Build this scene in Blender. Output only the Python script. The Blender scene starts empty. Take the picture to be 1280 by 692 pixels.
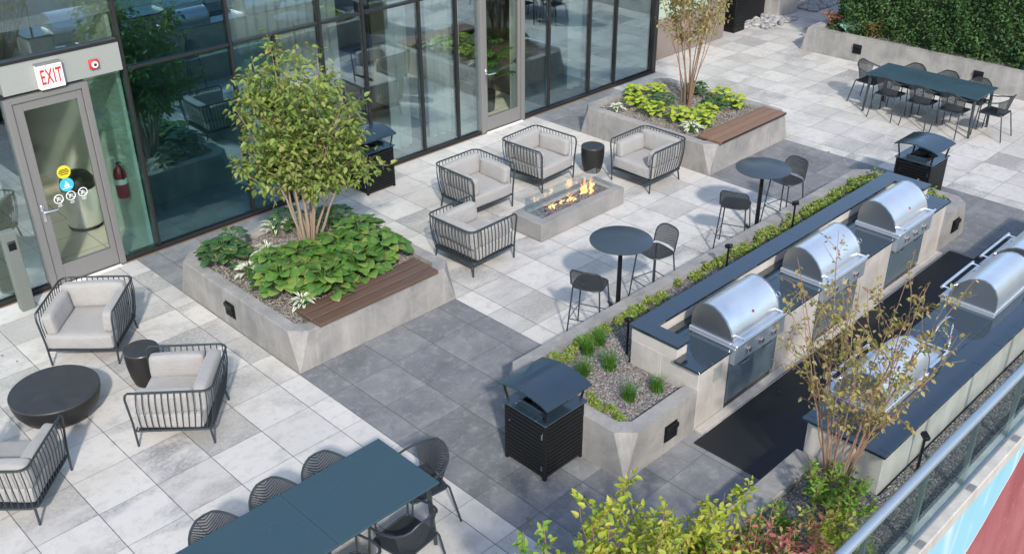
import bpy, bmesh, math, random
from mathutils import Vector, Matrix
random.seed(7)
PI = math.pi
scene = bpy.context.scene
col = scene.collection

# ------------------------------------------------------------------ materials
class NT:
    def __init__(s, name):
        s.m = bpy.data.materials.new(name); s.m.use_nodes = True
        s.t = s.m.node_tree; s.b = s.t.nodes['Principled BSDF']; s.out = s.t.nodes['Material Output']
    def n(s, typ, **kw):
        nd = s.t.nodes.new(typ)
        for k, v in kw.items(): setattr(nd, k, v)
        return nd
    def l(s, a, b): s.t.links.new(a, b)
    def put(s, sock, v):
        if hasattr(v, 'is_output') or isinstance(v, bpy.types.NodeSocket): s.l(v, sock)
        else: sock.default_value = v
    def math(s, op, a, b=0.0, c=0.0):
        nd = s.n('ShaderNodeMath', operation=op)
        s.put(nd.inputs[0], a); s.put(nd.inputs[1], b); s.put(nd.inputs[2], c)
        return nd.outputs[0]
    def mix(s, f, a, b, mode='MIX'):
        nd = s.n('ShaderNodeMix', data_type='RGBA', blend_type=mode)
        s.put(nd.inputs[0], f)
        s.put(nd.inputs[6], a if not isinstance(a, tuple) else (*a[:3], 1)); s.put(nd.inputs[7], b if not isinstance(b, tuple) else (*b[:3], 1))
        return nd.outputs[2]
    def pos(s): return s.n('ShaderNodeNewGeometry').outputs['Position']
    def obj(s): return s.n('ShaderNodeTexCoord').outputs['Object']
    def noise(s, vec, scale, detail=4, rough=.55, mul=None, dist=0):
        if mul:
            mp = s.n('ShaderNodeMapping'); s.l(vec, mp.inputs[0]); mp.inputs['Scale'].default_value = mul; vec = mp.outputs[0]
        nd = s.n('ShaderNodeTexNoise'); s.l(vec, nd.inputs['Vector']); nd.inputs['Scale'].default_value = scale
        nd.inputs['Detail'].default_value = detail; nd.inputs['Roughness'].default_value = rough; nd.inputs['Distortion'].default_value = dist
        return nd.outputs[0]
    def ramp(s, f, lo, hi, a=0., b=1.):
        nd = s.n('ShaderNodeMapRange'); s.put(nd.inputs[0], f)
        for i, v in enumerate((lo, hi, a, b)): nd.inputs[i+1].default_value = v
        return nd.outputs[0]
    def bump(s, h, strength=.3, dist=.01):
        nd = s.n('ShaderNodeBump'); s.l(h, nd.inputs['Height']); nd.inputs['Strength'].default_value = strength
        nd.inputs['Distance'].default_value = dist; s.l(nd.outputs[0], s.b.inputs['Normal'])
    def color(s, c): s.put(s.b.inputs['Base Color'], (*c, 1) if isinstance(c, tuple) else c)
    def set(s, rough=None, metal=None, spec=None):
        if rough is not None: s.put(s.b.inputs['Roughness'], rough)
        if metal is not None: s.b.inputs['Metallic'].default_value = metal
        if spec is not None: s.b.inputs['Specular IOR Level'].default_value = spec

def smudge(m, lo, hi):
    t = m.node_tree; nz = t.nodes.new('ShaderNodeTexNoise'); nz.inputs['Scale'].default_value = 2.2; nz.inputs['Detail'].default_value = 6; mr = t.nodes.new('ShaderNodeMapRange'); mr.inputs[1].default_value = .35; mr.inputs[2].default_value = .65; mr.inputs[3].default_value = lo; mr.inputs[4].default_value = hi
    tc = t.nodes.new('ShaderNodeTexCoord'); t.links.new(tc.outputs['Object'], nz.inputs[0]); t.links.new(nz.outputs[0], mr.inputs[0]); t.links.new(mr.outputs[0], t.nodes['Principled BSDF'].inputs['Roughness'])
def plain(name, c, rough=.5, metal=0, spec=.5, var=.12, scale=30, bump=0):
    t = NT(name); n = t.noise(t.obj(), scale, 4)
    d = tuple(x*(1-var) for x in c); h = tuple(min(1, x*(1+var)) for x in c)
    t.color(t.mix(n, d, h)); t.set(rough, metal, spec)
    if bump: t.bump(n, bump, .004)
    return t.m

def paver_mat():
    t = NT('paver'); P = t.pos(); sp = t.n('ShaderNodeSeparateXYZ'); t.l(P, sp.inputs[0]); x, y = sp.outputs[0], sp.outputs[1]
    u = t.math('DIVIDE', t.math('SUBTRACT', x, 2.265), .5965); v = t.math('DIVIDE', t.math('SUBTRACT', y, 7.31), .588)
    fu, fv = t.math('FLOOR', u), t.math('FLOOR', v)
    def band(a, b): return t.math('MULTIPLY', t.math('GREATER_THAN', x, a), t.math('LESS_THAN', x, b))
    bm_ = t.math('MAXIMUM', band(4.935, 7.335), band(12.88, 15.14))
    cv = t.n('ShaderNodeCombineXYZ'); t.l(fu, cv.inputs[0]); t.l(fv, cv.inputs[1]); t.l(bm_, cv.inputs[2])
    wn = t.n('ShaderNodeTexWhiteNoise', noise_dimensions='3D'); t.l(cv.outputs[0], wn.inputs[0]); r = wn.outputs[0]
    rs = t.n('ShaderNodeSeparateColor'); t.l(wn.outputs[1], rs.inputs[0]); r2, r3 = rs.outputs[0], rs.outputs[1]
    # per-tile shifted coordinates
    off = t.n('ShaderNodeVectorMath', operation='SCALE'); t.l(wn.outputs[1], off.inputs[0]); off.inputs[3].default_value = 17.
    ad = t.n('ShaderNodeVectorMath', operation='ADD'); t.l(P, ad.inputs[0]); t.l(off.outputs[0], ad.inputs[1]); Q = ad.outputs[0]
    big = t.noise(Q, 1.5, 5, .62, mul=(.8, 1.3, 1), dist=.3)
    fine = t.noise(P, 26, 6, .72)
    speck = t.noise(P, 110, 3, .8)
    wide = t.noise(P, .42, 4, .6)
    st = t.ramp(t.math('ADD', big, t.math('MULTIPLY', t.math('SUBTRACT', t.math('POWER', r, 1.6), .38), .30)), .45, .66)
    st = t.math('MULTIPLY', st, t.ramp(fine, .34, .6, .3, 1.15))
    st = t.math('MULTIPLY', st, t.ramp(wide, .38, .60, .35, 1.2))
    light = t.mix(r2, (.58, .555, .515), (.54, .52, .49)); dirty = t.mix(r3, (.25, .25, .25), (.34, .325, .30))
    lc = t.mix(st, light, dirty)
    mott = t.noise(P, 7.5, 6, .75, dist=.3); lc = t.mix(t.ramp(mott, .50, .70, 0, .55), lc, (.34, .33, .32)); lc = t.mix(t.ramp(t.noise(P, 1.1, 5, .7), .50, .66, 0, .45), lc, (.41, .39, .355)); lc = t.mix(t.math('MULTIPLY', t.ramp(r3, .6, 1.), .28), lc, (.33, .325, .31))
    lc = t.mix(t.ramp(speck, .62, .78, 0, .35), lc, (.24, .235, .23))
    dk = t.mix(t.ramp(big, .3, .75), t.mix(r2, (.175, .182, .19), (.265, .267, .268)), (.115, .12, .127))
    dk = t.mix(t.ramp(fine, .5, .75, 0, .4), dk, (.34, .34, .335))
    dk = t.mix(t.ramp(mott, .50, .68, 0, .5), dk, (.34, .335, .325)); dk = t.mix(t.ramp(t.noise(P, 2.3, 5, .7, dist=1.), .52, .70, 0, .55), dk, (.12, .125, .14))
    c = t.mix(bm_, lc, dk)
    # joints
    def jl(uu, size, w0):
        f = t.math('FRACT', uu); d = t.math('MULTIPLY', t.math('MINIMUM', f, t.math('SUBTRACT', 1., f)), size)
        return t.math('LESS_THAN', d, w0)
    j = t.math('MAXIMUM', jl(u, .5965, .0045), jl(v, .588, .0028))
    for e in (4.935, 7.335, 12.88, 15.14):
        j = t.math('MAXIMUM', j, t.math('LESS_THAN', t.math('ABSOLUTE', t.math('SUBTRACT', x, e)), .004))
    c = t.mix(t.math('MULTIPLY', j, t.ramp(mott, .3, .7, .6, 1.)), c, (.07, .068, .065))
    t.color(c); t.set(t.ramp(fine, .3, .7, .5, .72), spec=.4)
    h = t.math('SUBTRACT', t.math('MULTIPLY', fine, .25), j); t.bump(h, .5, .003)
    return t.m

def concrete_mat(name, a=(.36, .355, .345), b=(.25, .25, .25), streak=True):
    t = NT(name); P = t.pos()
    n1 = t.noise(P, 2.2, 6, .65, dist=.4); n2 = t.noise(P, 7, 5, .7, mul=(1, 1, .12)); n3 = t.noise(P, 60, 4, .7)
    c = t.mix(t.ramp(n1, .35, .68), a, b)
    if streak: c = t.mix(t.ramp(n2, .5, .72, 0, .55), c, tuple(x*1.25 for x in a))
    c = t.mix(t.ramp(n3, .56, .75, 0, .4), c, tuple(x*.55 for x in b))
    pv = t.n('ShaderNodeTexVoronoi'); t.l(P, pv.inputs['Vector']); pv.inputs['Scale'].default_value = 26
    pit = t.ramp(pv.outputs['Distance'], .06, .1, 1, 0); hide = t.noise(P, 4, 2)
    pit = t.math('MULTIPLY', pit, t.ramp(hide, .5, .56))
    c = t.mix(t.math('MULTIPLY', pit, .7), c, (.09, .09, .09))
    t.color(c); t.set(.75, spec=.3); t.bump(t.math('SUBTRACT', n3, pit), .35, .004)
    return t.m

def gravel_mat(name, pal, scale=42):
    t = NT(name); P = t.pos()
    v = t.n('ShaderNodeTexVoronoi'); t.l(P, v.inputs['Vector']); v.inputs['Scale'].default_value = scale
    s = t.n('ShaderNodeSeparateColor'); t.l(v.outputs['Color'], s.inputs[0])
    cr = t.n('ShaderNodeValToRGB'); t.l(s.outputs[0], cr.inputs[0]); cr.color_ramp.interpolation = 'CONSTANT'
    e = cr.color_ramp.elements
    while len(e) < len(pal): e.new(.5)
    for i, c in enumerate(pal): e[i].position = i/len(pal); e[i].color = (*c, 1)
    t.color(t.mix(t.ramp(v.outputs['Distance'], .35, .75, 0, .8), cr.outputs[0], (.05, .045, .04)))
    t.set(.7); t.bump(t.math('SUBTRACT', 1., v.outputs['Distance']), 1., .02)
    return t.m

def island_mat(name, pal, rough=.6, spec=.4, transl=None, rim=None):
    """colour picked per loose piece (leaf, pebble)"""
    t = NT(name); g = t.n('ShaderNodeNewGeometry'); r = g.outputs['Random Per Island']
    cr = t.n('ShaderNodeValToRGB'); t.l(r, cr.inputs[0]); e = cr.color_ramp.elements
    while len(e) < len(pal): e.new(.5)
    for i, c in enumerate(pal): e[i].position = i/(len(pal)-1); e[i].color = (*c, 1)
    c = cr.outputs[0]
    n = t.noise(g.outputs['Position'], 40, 3); c = t.mix(t.ramp(n, .3, .7, 0, .35), c, t.mix(1., c, (.6, .6, .55), 'MULTIPLY'))
    if rim:
        uv = t.n('ShaderNodeUVMap'); sp = t.n('ShaderNodeSeparateXYZ'); t.l(uv.outputs[0], sp.inputs[0])
        d = t.math('ABSOLUTE', t.math('SUBTRACT', sp.outputs[0], .5))
        if rim == 'white': c = t.mix(t.ramp(d, .12, .22), c, (.85, .86, .68))
        elif rim == 'vein':
            w = t.math('SINE', t.math('MULTIPLY', t.math('ADD', sp.outputs[1], t.math('MULTIPLY', d, -.8)), 42.))
            c = t.mix(t.ramp(w, .4, 1., 0, .25), c, t.mix(1., c, (.55, .62, .5), 'MULTIPLY'))
            c = t.mix(t.ramp(d, .0, .05, .45, 0), c, (.22, .3, .08))
            eg = t.math('MULTIPLY', t.ramp(t.math('MAXIMUM', d, t.math('SUBTRACT', sp.outputs[1], .48)), .36, .46), t.ramp(t.noise(g.outputs['Position'], 9, 3), .54, .60))
            c = t.mix(t.math('MULTIPLY', eg, .85), c, (.35, .27, .10))
    t.color(c); t.set(rough, spec=spec)
    if transl:
        tr = t.n('ShaderNodeBsdfTranslucent'); t.l(t.mix(1., c, (1.3, 1.35, .6), 'MULTIPLY'), tr.inputs[0])
        mx = t.n('ShaderNodeMixShader'); mx.inputs[0].default_value = transl
        t.l(t.b.outputs[0], mx.inputs[1]); t.l(tr.outputs[0], mx.inputs[2]); t.l(mx.outputs[0], t.out.inputs[0])
    return t.m

def glass_mat(name, tint, refl, rcol, fres=.35, rough=0.0):
    t = NT(name); t.t.nodes.remove(t.b)
    tr = t.n('ShaderNodeBsdfTransparent'); tr.inputs[0].default_value = (*tint, 1)
    gl = t.n('ShaderNodeBsdfGlossy'); gl.inputs['Color'].default_value = (*rcol, 1); gl.inputs['Roughness'].default_value = rough
    lw = t.n('ShaderNodeLayerWeight'); lw.inputs[0].default_value = .25
    if rough == 0.0 and name.startswith('facade'):
        n = t.noise(t.pos(), .9, 1); bp = t.n('ShaderNodeBump'); t.l(n, bp.inputs['Height']); bp.inputs['Strength'].default_value = .05; bp.inputs['Distance'].default_value = .02
        t.l(bp.outputs[0], gl.inputs['Normal'])
    f = t.math('ADD', t.math('MULTIPLY', lw.outputs['Fresnel'], fres), refl)
    mx = t.n('ShaderNodeMixShader'); t.l(f, mx.inputs[0]); t.l(tr.outputs[0], mx.inputs[1]); t.l(gl.outputs[0], mx.inputs[2]); t.l(mx.outputs[0], t.out.inputs[0])
    return t.m

def mesh_fabric_mat(name, c, open_=.35):
    t = NT(name); t.color(c); t.set(.5)
    tr = t.n('ShaderNodeBsdfTransparent')
    v = t.n('ShaderNodeTexVoronoi'); t.l(t.obj(), v.inputs['Vector']); v.inputs['Scale'].default_value = 160; v.inputs['Randomness'].default_value = 0.
    f = t.ramp(v.outputs['Distance'], .3, .42, open_*2, 0.)
    mx = t.n('ShaderNodeMixShader'); t.l(f, mx.inputs[0]); t.l(t.b.outputs[0], mx.inputs[1]); t.l(tr.outputs[0], mx.inputs[2]); t.l(mx.outputs[0], t.out.inputs[0])
    return t.m

def fabric_mat(name, c):
    t = NT(name); O = t.obj(); n = t.noise(O, 220, 2, .8); n2 = t.noise(O, 5, 4, .6)
    t.color(t.mix(t.ramp(n2, .3, .7, 0, .6), t.mix(n, tuple(x*.82 for x in c), tuple(x*1.12 for x in c)), tuple(x*.84 for x in c)))
    n3 = t.noise(O, 9, 3, .6, mul=(1, .35, 1), dist=1.5); t.set(.9, spec=.15); t.bump(t.math('ADD', t.math('MULTIPLY', n, .15), t.math('ADD', t.math('MULTIPLY', n2, 1.4), t.math('MULTIPLY', n3, .9))), .7, .014)
    t.b.inputs['Sheen Weight'].default_value = .2
    return t.m

def wood_mat(name, a, b, axis='x', w=.14, off=0.):
    t = NT(name); P = t.pos(); sp = t.n('ShaderNodeSeparateXYZ'); t.l(P, sp.inputs[0])
    mul = (1.2, 14, 14)
    g = t.noise(P, 3, 6, .7, mul=mul)
    yy = t.math('DIVIDE', t.math('SUBTRACT', sp.outputs[1], off), w); fl = t.math('FLOOR', yy)
    wn = t.n('ShaderNodeTexWhiteNoise', noise_dimensions='1D'); t.l(fl, wn.inputs['W'])
    c = t.mix(t.ramp(g, .3, .7), a, b); c = t.mix(t.math('MULTIPLY', wn.outputs[0], .3), c, tuple(x*.7 for x in a))
    f = t.math('FRACT', yy); j = t.math('LESS_THAN', t.math('MINIMUM', f, t.math('SUBTRACT', 1., f)), .025)
    c = t.mix(j, c, (.02, .015, .012)); t.color(c); t.set(.5); t.bump(t.math('SUBTRACT', g, j), .4, .003)
    return t.m

def stainless_mat(name='stainless_steel', c=(.84, .86, .88), rough=.33, metal=.8):
    t = NT(name); O = t.obj(); n = t.noise(O, 90, 2, .6, mul=(.015, 1, 1)); n2 = t.noise(O, 4, 3)
    t.color(t.mix(t.ramp(n2, .3, .7, 0, .35), c, tuple(x*.78 for x in c))); t.set(t.ramp(n, .3, .7, rough*.92, rough*1.1), metal)
    return t.m

def granite_mat():
    t = NT('black_granite'); P = t.pos(); n = t.noise(P, 160, 3, .8); sp = t.n('ShaderNodeSeparateXYZ'); t.l(P, sp.inputs[0])
    n2 = t.noise(P, 3, 4)
    c = t.mix(t.ramp(n, .62, .72), (.014, .022, .028), (.06, .075, .085))
    f = t.math('FRACT', t.math('DIVIDE', sp.outputs[0], .49)); j = t.math('LESS_THAN', f, .018)
    c = t.mix(j, c, (.002, .002, .002)); t.color(c); t.set(t.math('MAXIMUM', t.ramp(n2, .3, .7, .03, .09), t.math('MULTIPLY', j, .9)), spec=.7); t.b.inputs['IOR'].default_value = 1.95; return t.m

def mural_mat():
    t = NT('mural_paint'); P = t.pos(); sp = t.n('ShaderNodeSeparateXYZ'); t.l(P, sp.inputs[0])
    n = t.noise(P, 1.6, 5, .6, mul=(1, 1, .35), dist=.8); n2 = t.noise(P, 12, 4, .7)
    d = t.math('ADD', sp.outputs[0], t.math('MULTIPLY', sp.outputs[2], -1.45)); d = t.math('ADD', d, t.math('MULTIPLY', t.math('SUBTRACT', t.noise(P, 1.2, 3), .5), .35))
    blue = t.mix(t.ramp(n, .55, .72), (.26, .50, .60), (.66, .72, .72)); blue = t.mix(t.ramp(n, .28, .42, .6, 0), blue, (.14, .42, .56))
    red = t.mix(t.ramp(n, .35, .65), (.27, .07, .08), (.36, .13, .13)); red = t.mix(t.ramp(n2, .6, .7, 0, .6), red, (.6, .25, .2))
    c = t.mix(t.ramp(d, 8.95, 8.99), blue, red); edge = t.math('LESS_THAN', t.math('ABSOLUTE', t.math('SUBTRACT', d, 8.95)), .02)
    c = t.mix(t.math('MULTIPLY', edge, .8), c, (.75, .72, .66)); t.color(c); t.set(.6); return t.m

M = {}
M['paver'] = paver_mat()
M['conc'] = concrete_mat('cast_concrete', (.33, .315, .295), (.20, .195, .19))
M['conc_light'] = concrete_mat('light_concrete', (.48, .45, .41), (.35, .33, .305))
M['conc_pit'] = concrete_mat('fire_pit_concrete', (.29, .28, .27), (.20, .195, .19), False)
M['backsplash'] = concrete_mat('pale_backsplash', (.50, .47, .43), (.42, .39, .36), False)
M['gravel'] = gravel_mat('gravel', [(.34, .32, .30), (.20, .19, .18), (.45, .43, .42), (.14, .12, .11), (.30, .26, .22), (.25, .25, .27)], 45)
M['soil'] = gravel_mat('mulch', [(.30, .26, .23), (.22, .19, .16), (.36, .33, .30), (.16, .14, .12)], 40)
M['pebble'] = island_mat('pebble', [(.22, .20, .19), (.13, .12, .12), (.30, .28, .27), (.09, .08, .07), (.25, .19, .15), (.17, .17, .19), (.40, .38, .37), (.12, .10, .09)], .7)
M['pebble_light'] = island_mat('mulch_pebble', [(.33, .29, .26), (.24, .21, .19), (.42, .38, .35), (.16, .14, .12), (.38, .33, .28)], .75)
M['rock'] = island_mat('white_rock', [(.38, .38, .38), (.30, .30, .32), (.45, .44, .43), (.2, .2, .22)], .7)
M['fireglass'] = island_mat('fire_stones', [(.05, .05, .06), (.16, .15, .16), (.09, .08, .08), (.22, .19, .18)], .25)
M['leaf_tree'] = island_mat('leaf_olive_green', [(.13, .20, .04), (.20, .28, .055), (.16, .25, .06), (.28, .34, .08), (.09, .16, .04), (.32, .29, .11), (.17, .28, .055), (.36, .38, .12)], .5, .4, .35)
M['leaf_sparse'] = island_mat('leaf_autumn', [(.16, .17, .04), (.22, .20, .05), (.12, .16, .04), (.28, .20, .08), (.20, .13, .05), (.30, .27, .08)], .5, .4, .35)
M['leaf_young'] = island_mat('leaf_young_tree', [(.30, .27, .08), (.38, .31, .12), (.20, .23, .05), (.36, .22, .10), (.32, .31, .08), (.42, .36, .18), (.28, .16, .09)], .5, .4, .35)
M['leaf_dry'] = island_mat('leaf_dry', [(.22, .15, .06), (.30, .24, .08), (.12, .08, .04), (.4, .36, .1)], .7)
M['leaf_hosta'] = island_mat('leaf_hosta_green', [(.035, .11, .022), (.08, .19, .032), (.14, .28, .045), (.05, .14, .028), (.24, .34, .075), (.10, .22, .04), (.06, .16, .04)], .42, .5, .22, 'vein')
M['leaf_hosta_dark'] = island_mat('leaf_hosta_dark', [(.03, .085, .03), (.045, .115, .035), (.06, .14, .045)], .42, .5, .18, 'vein')
M['leaf_lime'] = island_mat('leaf_lime', [(.40, .50, .04), (.50, .58, .06), (.30, .42, .04), (.58, .60, .12)], .5, .4, .3, 'vein')
M['leaf_var'] = island_mat('leaf_variegated', [(.08, .16, .04), (.11, .2, .06)], .5, .4, .2, 'white')
M['leaf_yellow'] = island_mat('leaf_yellow_green', [(.30, .38, .03), (.46, .46, .05), (.20, .33, .04), (.52, .47, .10), (.38, .42, .05), (.26, .36, .04)], .5, .4, .35)
M['leaf_fresh'] = island_mat('leaf_fresh_green', [(.16, .32, .04), (.26, .42, .05), (.12, .25, .04), (.36, .46, .08)], .5, .4, .35)
M['leaf_red'] = island_mat('leaf_red', [(.38, .07, .08), (.50, .20, .18), (.30, .06, .07), (.38, .30, .10), (.28, .14, .08)], .5, .4, .3)
M['leaf_hedge'] = island_mat('leaf_hedge', [(.025, .065, .018), (.04, .10, .025), (.055, .13, .03), (.03, .08, .025), (.09, .15, .04)], .5, .4, .2)
M['leaf_sedum'] = island_mat('leaf_sedum', [(.20, .32, .06), (.28, .40, .08), (.11, .20, .05), (.42, .44, .12), (.22, .34, .07), (.34, .25, .12)], .5, .4, .25)
M['grass'] = island_mat('grass_blade', [(.06, .17, .02), (.10, .24, .03), (.04, .12, .02)], .5, .4, .25)
M['leaf_mint'] = island_mat('leaf_grey_green', [(.25, .42, .34), (.18, .34, .26)], .5, .4, .2)
M['leaf_house'] = island_mat('leaf_houseplant', [(.02, .08, .015), (.04, .12, .025), (.07, .17, .03)], .4, .5, .2)
M['bark'] = plain('bark', (.27, .205, .145), .85, var=.4, scale=50, bump=.5)
M['bark_red'] = plain('twig_bark', (.22, .135, .085), .8, var=.35, scale=50, bump=.3)
M['charcoal'] = plain('charcoal_powder_coat', (.030, .038, .045), .42, .0, .4, .1)
M['black'] = plain('black_powder_coat', (.008, .0085, .009), .42, 0, .3, .15)
M['lid'] = plain('bin_lid_blue_black', (.02, .035, .05), .2, .0, 1., .2, 6); M['lid'].node_tree.nodes['Principled BSDF'].inputs['IOR'].default_value = 1.55
M['stone_dark'] = plain('black_stone', (.018, .017, .017), .5, 0, .35, .45, 9, .5)
M['stone_top'] = plain('black_stone_top', (.035, .037, .04), .42, 0, .4, .35, 9, .3)
M['table_blue'] = plain('slate_blue_laminate', (.035, .07, .09), .34, 0, .5, .06, 70)
M['table_grey'] = plain('slate_grey_laminate', (.045, .062, .08), .34, 0, .5, .08, 60)
M['fabric'] = fabric_mat('cushion_fabric', (.34, .328, .315))
M['mesh_chair'] = mesh_fabric_mat('chair_mesh', (.025, .03, .035), .5)
M['steel'] = stainless_mat()
M['steel_dull'] = plain('stainless_side', (.50, .50, .49), .36, 1.0, .5, .08, 5)
M['steel_blue'] = stainless_mat('door_steel', (.13, .18, .22), .42, .3); M['steel_panel'] = stainless_mat('panel_steel', (.34, .41, .47), .42, .5)
M['chrome'] = plain('chrome', (.75, .75, .76), .12, 1.0, var=.03)
M['granite'] = granite_mat()
M['alu'] = plain('anodised_frame', (.235, .23, .225), .42, .35, .5, .06)
M['panel'] = plain('grey_panel', (.30, .315, .30), .5, .1, .5, .05)
M['mullion'] = plain('dark_mullion', (.028, .027, .028), .4, .3, .5, .1)
M['rail'] = plain('brushed_rail', (.40, .47, .53), .38, .6, .5, .08)
M['mat'] = None
for k_, a_, b_ in (('table_blue', .24, .5), ('table_grey', .25, .5), ('lid', .08, .28), ('stone_top', .3, .6)): smudge(M[k_], a_, b_)
M['wood'] = wood_mat('bench_boards', (.095, .055, .037), (.145, .09, .064), w=.15, off=8.43)
M['wood_warm'] = wood_mat('bench_boards_warm', (.19, .10, .058), (.26, .15, .095), w=.15, off=8.41)
M['white'] = plain('white_paint', (.8, .8, .78), .5, var=.03)
M['red'] = plain('red_paint', (.55, .03, .03), .4, var=.05)
M['darkred'] = plain('extinguisher_red', (.33, .015, .03), .35, var=.08)
M['yellow'] = plain('yellow_vinyl', (.72, .58, .03), .5, var=.04)
M['cyan'] = plain('blue_vinyl', (.05, .42, .68), .5, var=.04)
M['pinkmetal'] = plain('knob_metal', (.72, .58, .53), .25, .9, var=.05)
M['mural'] = mural_mat()
M['glass_dark'] = glass_mat('facade_glass_teal', (.60, .76, .78), .25, (.50, .82, .90), .3)
M['glass_mid'] = glass_mat('facade_glass', (.90, .95, .95), .27, (.78, .94, 1.0), .35)
M['glass_door'] = glass_mat('facade_door_glass', (.95, .98, .95), .035, (.8, .95, .95), .2)
M['glass_side'] = glass_mat('facade_side_glass', (.74, .86, .84), .16, (.5, .82, .9), .3)
M['glass_clear'] = glass_mat('clear_glass', (.97, .99, .99), .03, (.9, .97, 1), .35)
M['glass_rail'] = glass_mat('rail_glass', (.91, .96, .955), .03, (.8, .92, 1), .25)
M['int_floor'] = plain('interior_carpet', (.20, .135, .09), .8, var=.2, scale=4)
M['int_wall'] = plain('interior_wall', (.60, .65, .56), .8, var=.05, scale=3)
M['int_beige'] = plain('interior_beige_wall', (.50, .44, .30), .8, var=.06, scale=3)
M['int_dark'] = plain('interior_dark_wall', (.05, .055, .055), .8, var=.2, scale=2)
M['ceil'] = plain('interior_ceiling', (.35, .35, .34), .8, var=.03)
M['asphalt'] = plain('asphalt', (.05, .05, .052), .85, var=.3, scale=8)
M['cladding'] = plain('upper_cladding', (.25, .25, .25), .6, var=.1, scale=3)
t = NT('floor_tile'); P = t.pos(); sp = t.n('ShaderNodeSeparateXYZ'); t.l(P, sp.inputs[0])
def _jl(o, per): 
    f = t.math('FRACT', t.math('DIVIDE', o, per)); return t.math('LESS_THAN', f, .02)
t.color(t.mix(t.math('MAXIMUM', _jl(sp.outputs[0], .6), _jl(sp.outputs[1], .6)), t.mix(t.noise(P, 3, 4), (.62, .57, .46), (.52, .48, .39)), (.18, .16, .13))); t.set(.35)
M['int_tile'] = t.m
t = NT('sheer_curtain'); tl = t.n('ShaderNodeBsdfTranslucent'); tl.inputs[0].default_value = (.8, .81, .75, 1)
w = t.n('ShaderNodeTexWave'); t.color(t.mix(t.noise(t.pos(), 6, 2), (.78, .79, .72), (.62, .64, .58))); t.set(.9)
mx = t.n('ShaderNodeMixShader'); mx.inputs[0].default_value = .4; t.l(t.b.outputs[0], mx.inputs[1]); t.l(tl.outputs[0], mx.inputs[2]); t.l(mx.outputs[0], t.out.inputs[0])
M['curtain'] = t.m
t = NT('rubber_mat'); P = t.pos()
v = t.n('ShaderNodeTexVoronoi'); t.l(P, v.inputs['Vector']); v.inputs['Scale'].default_value = 36; v.inputs['Randomness'].default_value = 0
sp = t.n('ShaderNodeSeparateXYZ'); t.l(P, sp.inputs[0]); f = t.math('FRACT', t.math('DIVIDE', sp.outputs[0], .93)); j = t.math('LESS_THAN', f, .008)
t.color(t.mix(t.ramp(v.outputs['Distance'], .2, .45), (.075, .078, .085), (.010, .010, .011))); t.set(.55); t.bump(t.math('SUBTRACT', t.math('SUBTRACT', 1., v.outputs['Distance']), j), .8, .006)
M['mat'] = t.m
t = NT('flame'); t.t.nodes.remove(t.b); em = t.n('ShaderNodeEmission'); em.inputs[1].default_value = 1.7
sp = t.n('ShaderNodeSeparateXYZ'); t.l(t.obj(), sp.inputs[0]); hz = t.ramp(sp.outputs[2], .0, .28)
cr = t.n('ShaderNodeValToRGB'); t.l(hz, cr.inputs[0]); e = cr.color_ramp.elements; e[0].color = (1, .55, .20, 1); e[1].color = (1, .26, .05, 1)
t.l(cr.outputs[0], em.inputs[0]); tr = t.n('ShaderNodeBsdfTransparent'); lw = t.n('ShaderNodeLayerWeight'); lw.inputs[0].default_value = .35
nz = t.noise(t.obj(), 14, 3); hf = t.ramp(sp.outputs[2], .0, .34, 1., .15); fac = t.math('MULTIPLY', hf, t.ramp(lw.outputs['Facing'], .12, .65, .5, .0), t.ramp(nz, .35, .6, .15, 1))
mx = t.n('ShaderNodeMixShader'); t.l(fac, mx.inputs[0]); t.l(tr.outputs[0], mx.inputs[1]); t.l(em.outputs[0], mx.inputs[2]); t.l(mx.outputs[0], t.out.inputs[0])
M['flame'] = t.m

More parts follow.
